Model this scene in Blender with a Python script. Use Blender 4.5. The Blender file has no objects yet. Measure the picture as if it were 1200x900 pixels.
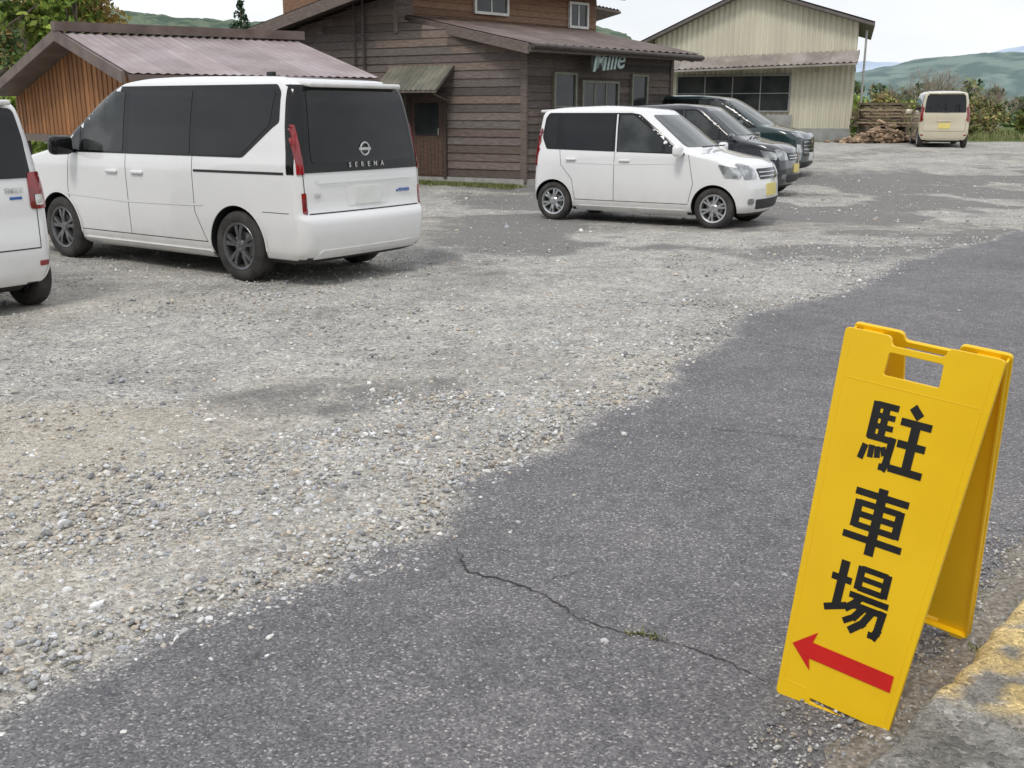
import bpy, bmesh, math, random, numpy as np
from mathutils import Vector, Matrix
from mathutils.bvhtree import BVHTree
random.seed(7); rng=np.random.default_rng(7)
SC=bpy.context.scene; COL=SC.collection

# ------------------------------------------------------------------ helpers
def ss(t):
    t=np.clip(t,0,1); return t*t*(3-2*t)
def gh(x,y):
    """terrain height"""
    return 0.52*ss((np.asarray(y,float)-20)/16) - 9.0*ss((np.asarray(y,float)-75)/90)
def ghf(x,y): return float(gh(x,y))

def mat(name,col,rough=.6,metal=0.,coat=0.,attr=False,col2=None,nscale=5.,nstretch=(1,1,1),ndetail=4.,
        bscale=None,bstr=.3,bdist=.01,bstretch=(1,1,1),spec=.5,contrast=(.35,.65),dirt=None):
    m=bpy.data.materials.new(name); m.use_nodes=True
    nt=m.node_tree; N=nt.nodes; L=nt.links
    P=N['Principled BSDF']
    P.inputs['Roughness'].default_value=rough; P.inputs['Metallic'].default_value=metal
    P.inputs['Coat Weight'].default_value=coat; P.inputs['Coat Roughness'].default_value=.04
    P.inputs['Specular IOR Level'].default_value=spec
    P.inputs['Base Color'].default_value=(*col,1)
    out=None
    tc=N.new('ShaderNodeTexCoord')
    if col2 is not None:
        mp=N.new('ShaderNodeMapping'); mp.inputs['Scale'].default_value=nstretch; L.new(tc.outputs['Object'],mp.inputs[0])
        nz=N.new('ShaderNodeTexNoise'); nz.inputs['Scale'].default_value=nscale; nz.inputs['Detail'].default_value=ndetail
        L.new(mp.outputs[0],nz.inputs['Vector'])
        mr=N.new('ShaderNodeMapRange'); mr.inputs[1].default_value=contrast[0]; mr.inputs[2].default_value=contrast[1]
        L.new(nz.outputs[0],mr.inputs[0])
        mx=N.new('ShaderNodeMix'); mx.data_type='RGBA'; L.new(mr.outputs[0],mx.inputs[0])
        mx.inputs[6].default_value=(*col,1); mx.inputs[7].default_value=(*col2,1); out=mx.outputs[2]
        if dirt is not None:   # road dust thrown up on the lowest part of a vehicle body
            sx=N.new('ShaderNodeSeparateXYZ'); L.new(tc.outputs['Object'],sx.inputs[0])
            r=N.new('ShaderNodeMapRange'); r.inputs[1].default_value=.62; r.inputs[2].default_value=.18; r.inputs[3].default_value=0; r.inputs[4].default_value=.55
            L.new(sx.outputs[2],r.inputs[0]); mm=N.new('ShaderNodeMath'); mm.operation='MULTIPLY'; L.new(r.outputs[0],mm.inputs[0])
            n2=N.new('ShaderNodeTexNoise'); n2.inputs['Scale'].default_value=7; n2.inputs['Detail'].default_value=4; L.new(tc.outputs['Object'],n2.inputs['Vector']); L.new(n2.outputs[0],mm.inputs[1])
            m2=N.new('ShaderNodeMix'); m2.data_type='RGBA'; L.new(mm.outputs[0],m2.inputs[0]); L.new(out,m2.inputs[6]); m2.inputs[7].default_value=(*dirt,1); out=m2.outputs[2]
    if attr:
        a=N.new('ShaderNodeAttribute'); a.attribute_name='Col'
        mu=N.new('ShaderNodeMix'); mu.data_type='RGBA'; mu.blend_type='MULTIPLY'; mu.inputs[0].default_value=1
        if out is not None: L.new(out,mu.inputs[6])
        else: mu.inputs[6].default_value=(*col,1)
        L.new(a.outputs['Color'],mu.inputs[7]); out=mu.outputs[2]
    if out is not None: L.new(out,P.inputs['Base Color'])
    if bscale:
        mp=N.new('ShaderNodeMapping'); mp.inputs['Scale'].default_value=bstretch; L.new(tc.outputs['Object'],mp.inputs[0])
        nz=N.new('ShaderNodeTexNoise'); nz.inputs['Scale'].default_value=bscale; nz.inputs['Detail'].default_value=3
        L.new(mp.outputs[0],nz.inputs['Vector'])
        b=N.new('ShaderNodeBump'); b.inputs['Strength'].default_value=bstr; b.inputs['Distance'].default_value=bdist
        L.new(nz.outputs[0],b.inputs['Height']); L.new(b.outputs[0],P.inputs['Normal'])
    return m

def np_mesh(name,verts,faces,cols=None,mats=(),smooth=False):
    me=bpy.data.meshes.new(name)
    nv=len(verts); nf,k=faces.shape
    me.vertices.add(nv); me.vertices.foreach_set('co',np.ascontiguousarray(verts,dtype=np.float32).ravel())
    me.loops.add(nf*k); me.loops.foreach_set('vertex_index',np.ascontiguousarray(faces,dtype=np.int32).ravel())
    me.polygons.add(nf); me.polygons.foreach_set('loop_start',np.arange(nf,dtype=np.int32)*k)
    me.update(calc_edges=True)
    if smooth: me.polygons.foreach_set('use_smooth',np.ones(nf,dtype=bool))
    if cols is not None:
        at=me.color_attributes.new('Col','FLOAT_COLOR','POINT')
        c=np.ones((nv,4),dtype=np.float32); c[:,:3]=cols; at.data.foreach_set('color',c.ravel())
    for m in mats: me.materials.append(m)
    me.validate(); me.update()
    o=bpy.data.objects.new(name,me); COL.objects.link(o); return o

class MB:
    def __init__(s): s.v=[];s.f=[];s.m=[];s.c=[]
    def add(s,vs,fs,mi=0,col=(1,1,1)):
        b=len(s.v); s.v+= [tuple(v) for v in vs]
        for f in fs: s.f.append([b+i for i in f]); s.m.append(mi); s.c.append(col)
    def box(s,o,a,b,c,mi=0,col=(1,1,1)):
        o=Vector(o);a=Vector(a);b=Vector(b);c=Vector(c)
        v=[o,o+a,o+a+b,o+b,o+c,o+a+c,o+a+b+c,o+b+c]
        s.add(v,[(3,2,1,0),(4,5,6,7),(0,1,5,4),(1,2,6,5),(2,3,7,6),(3,0,4,7)],mi,col)
    def cyl(s,p0,p1,r0,r1,n=8,mi=0,col=(1,1,1),cap=True):
        p0=Vector(p0);p1=Vector(p1); d=(p1-p0).normalized()
        u=d.orthogonal().normalized(); w=d.cross(u)
        vs=[]
        for (p,r) in ((p0,r0),(p1,r1)):
            for i in range(n):
                t=2*math.pi*i/n; vs.append(p+u*math.cos(t)*r+w*math.sin(t)*r)
        fs=[(i,(i+1)%n,n+(i+1)%n,n+i) for i in range(n)]
        if cap: fs+= [tuple(range(n))[::-1],tuple(range(n,2*n))]
        s.add(vs,fs,mi,col)
    def obj(s,name,mats,parent=None,smooth=False,fix=True,bevel=0):
        me=bpy.data.meshes.new(name); me.from_pydata(s.v,[],s.f)
        for m in mats: me.materials.append(m)
        me.polygons.foreach_set('material_index',s.m)
        if smooth: me.polygons.foreach_set('use_smooth',[True]*len(s.f))
        at=me.color_attributes.new('Col','FLOAT_COLOR','CORNER')
        arr=[]
        for f,c in zip(s.f,s.c): arr+= [c[0],c[1],c[2],1.0]*len(f)
        at.data.foreach_set('color',arr)
        me.update()
        if fix:
            bm=bmesh.new(); bm.from_mesh(me); bmesh.ops.recalc_face_normals(bm,faces=bm.faces); bm.to_mesh(me); bm.free()
        o=bpy.data.objects.new(name,me); COL.objects.link(o)
        if bevel:
            b=o.modifiers.new('b','BEVEL'); b.width=bevel; b.segments=2; b.limit_method='ANGLE'
        if parent: attach(o,parent)
        return o
def attach(o,root):
    o.parent=root; o.matrix_parent_inverse=root.matrix_basis.inverted()
def empty(name,loc=(0,0,0),M=None):
    e=bpy.data.objects.new(name,None); COL.objects.link(e); e.empty_display_size=.2
    if M is not None: e.matrix_basis=M
    else: e.location=loc
    return e
def roundpoly(pts,r,n=4):
    P=[Vector(p) for p in pts]; out=[]; k=len(P)
    for i in range(k):
        a,b,c=P[i-1],P[i],P[(i+1)%k]
        u=(a-b); v=(c-b); lu,lv=u.length,v.length; u/=lu; v/=lv
        rr=min(r,lu*.45,lv*.45)
        p0=b+u*rr;p1=b+v*rr
        for j in range(n+1):
            t=j/n; out.append((p0*(1-t)+b*t)*(1-t)+(b*(1-t)+p1*t)*t)
    return [tuple(p) for p in out]
def strip(pts,w):
    P=[Vector(p) for p in pts]; L=[];R=[]
    for i,p in enumerate(P):
        if i==0: d=(P[1]-p).normalized(); n=Vector((-d.y,d.x)); s=1
        elif i==len(P)-1: d=(p-P[-2]).normalized(); n=Vector((-d.y,d.x)); s=1
        else:
            d0=(p-P[i-1]).normalized();d1=(P[i+1]-p).normalized(); n0=Vector((-d0.y,d0.x)); n1=Vector((-d1.y,d1.x))
            n=(n0+n1).normalized(); s=1/max(.4,n.dot(n0))
        L.append(p+n*w/2*s);R.append(p-n*w/2*s)
    return L,R
class NT:
    def __init__(s,name,rough,spec):
        s.m=bpy.data.materials.new(name); s.m.use_nodes=True; s.N=s.m.node_tree.nodes; s.L=s.m.node_tree.links; s.P=s.N['Principled BSDF']
        s.P.inputs['Roughness'].default_value=rough; s.P.inputs['Specular IOR Level'].default_value=spec; s.tc=s.N.new('ShaderNodeTexCoord')
    def vor(s,sc):
        v=s.N.new('ShaderNodeTexVoronoi'); v.inputs['Scale'].default_value=sc; s.L.new(s.tc.outputs['Object'],v.inputs['Vector'])
        c=s.N.new('ShaderNodeSeparateColor'); s.L.new(v.outputs['Color'],c.inputs[0]); return v.outputs['Distance'],c.outputs[0]
    def noi(s,sc,d=4,r=.6):
        v=s.N.new('ShaderNodeTexNoise'); v.inputs['Scale'].default_value=sc; v.inputs['Detail'].default_value=d; v.inputs['Roughness'].default_value=r; s.L.new(s.tc.outputs['Object'],v.inputs['Vector']); return v.outputs[0]
    def ramp(s,src,pts):
        r=s.N.new('ShaderNodeValToRGB'); e=r.color_ramp.elements
        while len(e)<len(pts): e.new(.5)
        for el,(p,c) in zip(e,pts): el.position=p; el.color=(*c,1)
        s.L.new(src,r.inputs[0]); return r.outputs[0]
    def rng(s,src,a,b,c=0,d=1):
        r=s.N.new('ShaderNodeMapRange')
        for i,v in enumerate((a,b,c,d)): r.inputs[i+1].default_value=v
        s.L.new(src,r.inputs[0]); return r.outputs[0]
    def math(s,op,a,b):
        r=s.N.new('ShaderNodeMath'); r.operation=op
        for i,v in enumerate((a,b)):
            if isinstance(v,(int,float)): r.inputs[i].default_value=v
            else: s.L.new(v,r.inputs[i])
        return r.outputs[0]
    def mix(s,f,a,b,bt='MIX'):
        x=s.N.new('ShaderNodeMix'); x.data_type='RGBA'; x.blend_type=bt
        if isinstance(f,(int,float)): x.inputs[0].default_value=f
        else: s.L.new(f,x.inputs[0])
        for v,i in ((a,6),(b,7)):
            if isinstance(v,tuple): x.inputs[i].default_value=(*v,1)
            else: s.L.new(v,x.inputs[i])
        return x.outputs[2]
    def attr(s):
        a=s.N.new('ShaderNodeAttribute'); a.attribute_name='Col'; sp=s.N.new('ShaderNodeSeparateColor'); s.L.new(a.outputs['Color'],sp.inputs[0]); return a.outputs['Color'],sp.outputs
    def bump(s,h,strn,dist,prev=None,inv=False):
        b=s.N.new('ShaderNodeBump'); b.inputs['Strength'].default_value=strn; b.inputs['Distance'].default_value=dist; b.invert=inv; s.L.new(h,b.inputs['Height'])
        if prev is not None: s.L.new(prev,b.inputs['Normal'])
        return b.outputs[0]
    def done(s,c,n=None):
        s.L.new(c,s.P.inputs['Base Color'])
        if n is not None: s.L.new(n,s.P.inputs['Normal'])
        return s.m

# ------------------------------------------------------------------ world + light + camera
W=bpy.data.worlds.new('World'); SC.world=W; W.use_nodes=True
nt=W.node_tree; N=nt.nodes; L=nt.links
bg=N['Background']; sky=N.new('ShaderNodeTexSky'); sky.sky_type='NISHITA'; sky.sun_disc=False
ELEV=math.radians(52); AZ=math.radians(200)
sky.sun_elevation=ELEV; sky.sun_rotation=AZ
tc=N.new('ShaderNodeTexCoord'); mp=N.new('ShaderNodeMapping'); mp.inputs['Scale'].default_value=(1,1,3)
L.new(tc.outputs['Generated'],mp.inputs[0])
nz=N.new('ShaderNodeTexNoise'); nz.inputs['Scale'].default_value=2.6; nz.inputs['Detail'].default_value=6; nz.inputs['Roughness'].default_value=.58
L.new(mp.outputs[0],nz.inputs['Vector'])
mr=N.new('ShaderNodeMapRange'); mr.inputs[1].default_value=.36; mr.inputs[2].default_value=.60; mr.inputs[3].default_value=.74; mr.inputs[4].default_value=1.0
L.new(nz.outputs[0],mr.inputs[0])
mx=N.new('ShaderNodeMix'); mx.data_type='RGBA'; L.new(mr.outputs[0],mx.inputs[0]); L.new(sky.outputs[0],mx.inputs[6]); mx.inputs[7].default_value=(10.0,10.2,10.6,1)
L.new(mx.outputs[2],bg.inputs[0]); bg.inputs[1].default_value=.1
sd=bpy.data.lights.new('sun','SUN'); sd.energy=1.5; sd.angle=math.radians(14); sd.color=(1,.965,.91)
so=bpy.data.objects.new('sun',sd); COL.objects.link(so)
dv=Vector((math.sin(AZ)*math.cos(ELEV),math.cos(AZ)*math.cos(ELEV),math.sin(ELEV)))
so.rotation_euler=dv.to_track_quat('Z','Y').to_euler(); so.location=dv*30
cd=bpy.data.cameras.new('camera'); co=bpy.data.objects.new('camera',cd); COL.objects.link(co); SC.camera=co
cd.lens=36; cd.sensor_width=36; cd.clip_end=20000; cd.clip_start=.05
co.location=(0,0,1.523); co.rotation_euler=(math.pi/2-.259,0,0)
SC.view_settings.view_transform='Standard'; SC.view_settings.look='None'; SC.view_settings.exposure=0

# ------------------------------------------------------------------ ground geometry
EDGE=np.array([(-8,-9),(-4,-2.5),(-2.3,.9),(-1.37,2.43),(-1.10,2.84),(-.54,3.34),(-.26,3.65),(-.20,4.17),(.08,4.64),(.746,5.385),(1.06,6.16),(1.79,7.82),(3.03,9.0),(4.5,11.25),(6.87,13.8),(12,18.8),(22,27.5),(40,43),(70,70)],float)
def edge_sd(P):
    """signed distance, + on the gravel side"""
    P=np.asarray(P,float); best=np.full(len(P),1e9); sg=np.zeros(len(P))
    for a,b in zip(EDGE[:-1],EDGE[1:]):
        d=b-a; l2=d@d; t=np.clip(((P-a)@d)/l2,0,1); q=a+t[:,None]*d; r=P-q; ds=np.hypot(r[:,0],r[:,1])
        s=np.sign(d[0]*(P[:,1]-a[1])-d[1]*(P[:,0]-a[0])); m=ds<best
        best[m]=ds[m]; sg[m]=s[m]
    return best*sg
_T=rng.random((256,256))
def vnoise(x,y):
    xi=np.floor(x).astype(int); yi=np.floor(y).astype(int); fx=x-xi; fy=y-yi
    fx=fx*fx*(3-2*fx); fy=fy*fy*(3-2*fy)
    g=lambda i,j:_T[i%256,j%256]
    return (g(xi,yi)*(1-fx)+g(xi+1,yi)*fx)*(1-fy)+(g(xi,yi+1)*(1-fx)+g(xi+1,yi+1)*fx)*fy
def fbm(x,y,o=4):
    s=0;a=.5
    for i in range(o): s=s+a*vnoise(x*2**i+17*i,y*2**i+31*i); a*=.5
    return s/(1-.5**o)
def axis(lo,f0,f1,hi,st,g=1.15):
    a=list(np.arange(f0,f1+1e-6,st)); s=st; x=f0
    left=[]
    while x>lo: s*=g; x-=s; left.append(x)
    s=st; x=a[-1]; right=[]
    while x<hi: s*=g; x+=s; right.append(x)
    return np.array(left[::-1]+a+right)
xs=axis(-2500,-8,14,2500,.1,1.12); ys=axis(-300,0,36,6000,.1,1.12)
X,Y=np.meshgrid(xs,ys); x=X.ravel(); y=Y.ravel()
sd_=edge_sd(np.stack([x,y],1))
n1=fbm(x*.35,y*.35); n2=fbm(x*1.1+9,y*1.1+3); n3=fbm(x*3.1,y*3.1)
z=gh(x,y)+(n2-.5)*.05*ss(sd_/1.0)+(n3-.5)*.015*ss(sd_/.3)
z=np.where(sd_<.25,z-.012*ss((.25-sd_)/.3),z)
dark=ss((fbm(x*.55+5,y*.55)-.38)/.16)*ss((y-8.6-.2*x)/3)*ss((25-y+.3*x)/4)*ss((x+2.5)/2.5)
u_=((x+.95)*.95+(y-5.5)*.3)/.75; v_=((y-5.5)*.95-(x+.95)*.3)/.33
patch=ss((1.25-np.sqrt(u_**2+v_**2)+(n2-.5)*1.6)/.6)
dark=np.maximum(dark*.95,.62*patch)
dark=np.maximum(dark,.5*ss((n1-.52)/.1)*ss((y-7.5)/3))
dirt=ss((fbm(x*.45+40,y*.45+7)-.40)/.2)*ss((9.8-y)/3)*ss((-.2-x)/2)
dirt=np.maximum(dirt,.4*ss((n1-.45)/.2))
grass=np.maximum(ss((y-39+n2*5)/2),0)
kl=((x-.797)*.744-(y-1.98)*.668)
grass=np.maximum(grass,ss((kl-.8)/.4)*ss((y+20)/5))
idx=np.arange(len(x)).reshape(Y.shape)
faces=np.stack([idx[:-1,:-1],idx[:-1,1:],idx[1:,1:],idx[1:,:-1]],-1).reshape(-1,4)
def ground_mat():
    s=NT('gravel_ground',.92,.25)
    _,at=s.attr()
    d1,c1=s.vor(48); d2,c2=s.vor(120)
    stone=s.ramp(c1,[(0,(.15,.147,.142)),(.25,(.33,.325,.315)),(.6,(.48,.475,.455)),(.85,(.60,.585,.555)),(1,(.78,.76,.72))])
    fine=s.ramp(c2,[(0,(.21,.205,.195)),(.5,(.455,.445,.42)),(1,(.68,.66,.62))])
    g=s.mix(s.rng(s.noi(14,3),.42,.58),stone,fine)
    g=s.mix(1,g,s.ramp(s.noi(.9,4,.65),[(.3,(.74,.74,.73)),(.5,(.97,.965,.95)),(.7,(1.16,1.14,1.09))]),'MULTIPLY')
    g=s.mix(1,g,s.ramp(s.noi(4.5,4,.7),[(.3,(.76,.76,.76)),(.7,(1.16,1.155,1.14))]),'MULTIPLY')
    dirtc=s.mix(1,s.ramp(s.noi(22,4,.7),[(.3,(.34,.285,.21)),(.6,(.62,.555,.44))]),s.ramp(c2,[(0,(.75,.75,.75)),(1,(1.2,1.2,1.2))]),'MULTIPLY')
    g=s.mix(s.math('MULTIPLY',at[1],.5),g,dirtc)
    dk=s.mix(1,s.ramp(s.noi(60,4,.75),[(.3,(.12,.117,.113)),(.55,(.215,.21,.203)),(.75,(.38,.37,.35))]),s.ramp(c2,[(0,(.7,.7,.7)),(1,(1.25,1.25,1.25))]),'MULTIPLY')
    k=s.math('SUBTRACT',s.math('ADD',s.math('MULTIPLY',s.noi(3.2,5,.7),1.6),at[0]),.8)
    g=s.mix(s.rng(k,.25,.75,0,.85),g,dk)
    gr=s.ramp(s.noi(9,4,.7),[(.3,(.05,.08,.022)),(.55,(.12,.16,.045)),(.75,(.27,.26,.11))])
    g=s.mix(at[2],g,gr)
    n=s.bump(d1,.9,.012,inv=True); n=s.bump(d2,.6,.006,n,inv=True)
    return s.done(g,n)
GM=ground_mat()
ground=np_mesh('ground',np.stack([x,y,z],1),faces,cols=np.stack([dark,dirt,grass],1),mats=[GM],smooth=True)

# ---- asphalt road sheet
kd=np.array([.668,.744]); kn=np.array([.744,-.668]); K0=np.array([.785,1.99])
def dens(E,step):
    out=[]
    for a,b in zip(E[:-1],E[1:]):
        l=np.hypot(*(b-a)); s=step if abs(a).max()<12 else step*8
        n=max(1,int(l/s)); out+= [a+(b-a)*i/n for i in range(n)]
    out.append(E[-1]); return np.array(out)
ED=dens(EDGE,.02)
t=np.cumsum(np.r_[0,np.hypot(*(ED[1:]-ED[:-1]).T)])
jit=(fbm(t*1.5,t*0+3)-.5)*.26+(fbm(t*7,t*0+8)-.5)*.15+(vnoise(t*30,t*0)-.5)*.05
ED=ED-kn*jit[:,None]
rows=[0,.006,.014,.025,.04,.06,.085,.12,.17,.24,.32,.42,.54,.68,.84,1.0]
V=[];CC=[]
for k,f in enumerate(rows):
    s=(ED-K0)@kd; Q=K0+s[:,None]*kd+kn*.12
    P=ED*(1-f)+Q*f
    V.append(np.c_[P,gh(P[:,0],P[:,1])+.004-(.010 if k==0 else 0)])
    dd=np.hypot(*(P-ED).T); CC.append(np.c_[np.exp(-dd/.05),np.exp(-dd/.45),dd*0])
V=np.array(V); CC=np.array(CC); n=len(ED); idx=np.arange(V.shape[0]*n).reshape(V.shape[0],n)
fc=np.stack([idx[:-1,:-1],idx[1:,:-1],idx[1:,1:],idx[:-1,1:]],-1).reshape(-1,4)
def asphalt_mat():
    s=NT('asphalt',.88,.3); _,at=s.attr()
    d1,c1=s.vor(150)
    c=s.ramp(c1,[(0,(.105,.103,.110)),(.5,(.170,.167,.176)),(.86,(.22,.217,.224)),(.97,(.35,.34,.335)),(1,(.52,.51,.49))])
    c=s.mix(1,c,s.ramp(s.noi(.8,4,.65),[(.3,(.82,.82,.83)),(.5,(1,.99,1)),(.7,(1.2,1.18,1.15))]),'MULTIPLY')
    c=s.mix(1,c,s.ramp(s.noi(7,4,.7),[(.3,(.82,.82,.82)),(.7,(1.14,1.13,1.1))]),'MULTIPLY')
    k=s.math('ADD',s.math('MULTIPLY',at[0],.8),s.math('MULTIPLY',at[1],.30)); k=s.math('ADD',k,s.math('SUBTRACT',s.noi(16,5,.8),.80))
    grit=s.ramp(c1,[(0,(.14,.135,.13)),(.35,(.24,.235,.22)),(.75,(.40,.385,.36)),(1,(.66,.64,.60))])
    c=s.mix(s.rng(k,.0,.35,0,.8),c,grit)
    n=s.bump(d1,.7,.003,inv=True); n=s.bump(s.noi(60,4,.8),.6,.006,n)
    return s.done(c,n)
road=np_mesh('asphalt_road',V.reshape(-1,3),fc,cols=CC.reshape(-1,3),mats=[asphalt_mat()],smooth=True)

# ---- cracks
crm=mat('crack_dark',(.03,.028,.027),.95,col2=(.06,.056,.05),nscale=40)
def crack(pts,w,name):
    P=[]
    pts=[np.array(p,float) for p in pts]
    for a,b in zip(pts[:-1],pts[1:]):
        n=max(2,int(np.hypot(*(b-a))/.012))
        for i in range(n): P.append(a+(b-a)*i/n)
    P.append(pts[-1]); P=np.array(P); tt=np.arange(len(P))*.012
    P[:,0]+= (fbm(tt*9,tt*0+2)-.5)*.05+(vnoise(tt*60,tt*0)-.5)*.014
    P[:,1]+= (fbm(tt*9,tt*0+12)-.5)*.05+(vnoise(tt*60,tt*0+5)-.5)*.014
    ww=w*(.15+1.4*fbm(tt*12,tt*0+5)**1.5); ww[:8]*=.4; ww[-8:]*=.4
    Lp,Rp=[],[]
    for i in range(len(P)):
        d=P[min(i+1,len(P)-1)]-P[max(i-1,0)]; d/=np.hypot(*d)+1e-9; nn=np.array([-d[1],d[0]])
        Lp.append(P[i]+nn*ww[i]/2); Rp.append(P[i]-nn*ww[i]/2)
    A=np.r_[Lp,Rp]; n=len(P); Vv=np.c_[A,gh(A[:,0],A[:,1])+.0075]
    f=np.array([(i,i+1,n+i+1,n+i) for i in range(n-1)])
    return np_mesh(name,Vv,f,mats=[crm])
cr_root=empty('road_crack')
for i,(pp,w) in enumerate([([(-.2,3.41),(-.161,3.22),(.057,3.1),(.261,2.84),(.434,2.765),(.61,2.625),(.726,2.505)],.0085),
    ([(.9,4.9),(1.3,4.75),(1.75,4.62),(2.2,4.7)],.004),([(1.6,6.9),(2.1,6.5),(2.4,6.6),(3.1,6.3)],.005),([(.057,3.1),(.20,3.22),(.33,3.24)],.003)]):
    attach(crack(pp,w,'crack_%d'%(i+1)),cr_root)

# ---- gravel stones
def ico(sub):
    bm=bmesh.new(); bmesh.ops.create_icosphere(bm,subdivisions=sub,radius=1); v=np.array([w.co[:] for w in bm.verts]); f=np.array([[w.index for w in q.verts] for q in bm.faces]); bm.free(); return v,f
stone_m=mat('stone',(1,1,1),.85,attr=True,col2=(.78,.78,.78),nscale=90,ndetail=2,spec=.3)
def stones(name,P,size,sub,pal,zoff=.2,base=None,flat=(.45,.85)):
    n=len(P); v0,f0=ico(sub); k=len(v0)
    S=np.stack([size*rng.uniform(.75,1.25,n),size*rng.uniform(.6,1.0,n),size*rng.uniform(*flat,n)],1)
    prot=[]
    for i in range(24):
        w=v0.copy()
        for j in range(6):
            d=rng.normal(size=3); d/=np.linalg.norm(d); q=w@d; c=rng.uniform(.4,.75); w=w-np.outer(np.maximum(q-c,0),d)
        w*=(1+rng.normal(0,.05,(k,1))); prot.append(w)
    prot=np.array(prot)[rng.integers(0,24,n)]
    a=rng.uniform(0,2*np.pi,n); b=rng.normal(0,.45,n); g=rng.uniform(0,2*np.pi,n)
    q=prot
    ca,sa=np.cos(g)[:,None],np.sin(g)[:,None]
    q=np.stack([q[...,0]*ca-q[...,1]*sa,q[...,0]*sa+q[...,1]*ca,q[...,2]],-1)*S[:,None,:]
    cb,sb=np.cos(b)[:,None],np.sin(b)[:,None]
    q=np.stack([q[...,0],q[...,1]*cb-q[...,2]*sb,q[...,1]*sb+q[...,2]*cb],-1)
    ca,sa=np.cos(a)[:,None],np.sin(a)[:,None]
    q=np.stack([q[...,0]*ca-q[...,1]*sa,q[...,0]*sa+q[...,1]*ca,q[...,2]],-1)
    zb=gh(P[:,0],P[:,1]) if base is None else base
    q=q+np.stack([P[:,0],P[:,1],zb+S[:,2]*zoff],-1)[:,None,:]
    f=(f0[None]+ (np.arange(n)*k)[:,None,None]).reshape(-1,3)
    pal=np.array(pal); c=pal[rng.choice(len(pal),n)]*rng.uniform(.8,1.15,(n,1))
    return np_mesh(name,q.reshape(-1,3),f,cols=np.repeat(c,k,0),mats=[stone_m],smooth=True)
PAL=np.clip(np.array([(.37,.37,.365),(.30,.305,.31),(.47,.465,.45),(.24,.245,.25),(.54,.53,.505),(.40,.37,.32),(.34,.295,.25),(.20,.20,.21),(.68,.665,.64),(.40,.40,.40),(.34,.355,.375),(.48,.42,.34),(.60,.59,.56),(.44,.45,.46)])*1.42,0,.86)
gr_root=empty('gravel')
def scatter(n,x0,x1,y0,y1,dens):
    P=np.c_[rng.uniform(x0,x1,n),rng.uniform(y0,y1,n)]
    d=edge_sd(P); keep=(rng.random(n)<dens(P,d))&(np.abs(P[:,0])<.56*P[:,1]+.6)
    return P[keep],d[keep]
def bandd(P,d):
    nn=fbm(P[:,0]*1.6,P[:,1]*1.6); m=fbm(P[:,0]*5+3,P[:,1]*5)
    inb=ss((d+.14+(nn-.5)*.35)/.16)*(.16+.84*ss((1.35+nn-d)/.8))*(.62+.38*ss((m-.35)/.2))
    out=.35*np.exp(np.minimum(d+.06,0)/.08)*ss((m-.3)/.25)+.035*np.exp(np.minimum(d,0)/.30)+.0012
    return np.maximum(inb,out)
P,d=scatter(50000,-4,2.2,1.9,5.6,bandd)
s=rng.lognormal(math.log(.0076),.42,len(P)); s=np.clip(s,.0035,.022)
attach(stones('gravel_near',P,s,2,PAL,.25),gr_root)
P,d=scatter(72000,-7,6,5.6,13,lambda P,d:bandd(P,d)*.7*(1-.5*ss((P[:,1]-8)/4)))
s=np.clip(rng.lognormal(math.log(.0098),.4,len(P)),.004,.026)
attach(stones('gravel_far',P,s,1,PAL,.25),gr_root)
P,d=scatter(11000,-12,12,13,24,lambda P,d:(d>0)*.5)
s=np.clip(rng.lognormal(math.log(.013),.4,len(P)),.006,.045)
attach(stones('gravel_distant',P,s,1,PAL,.2),gr_root)
P=np.array([(-.74,2.66),(-.27,2.52),(.03,3.9),(.45,5.3),(1.05,4.6),(.75,3.7),(.2,5.0),(-.05,2.9),(.55,2.35),(1.55,5.6)])
attach(stones('loose_stone',P,np.array([.017,.012,.012,.014,.012,.01,.016,.009,.012,.016]),2,[(.28,.28,.27),(.45,.44,.42),(.2,.2,.2)],.45),gr_root)

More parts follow.
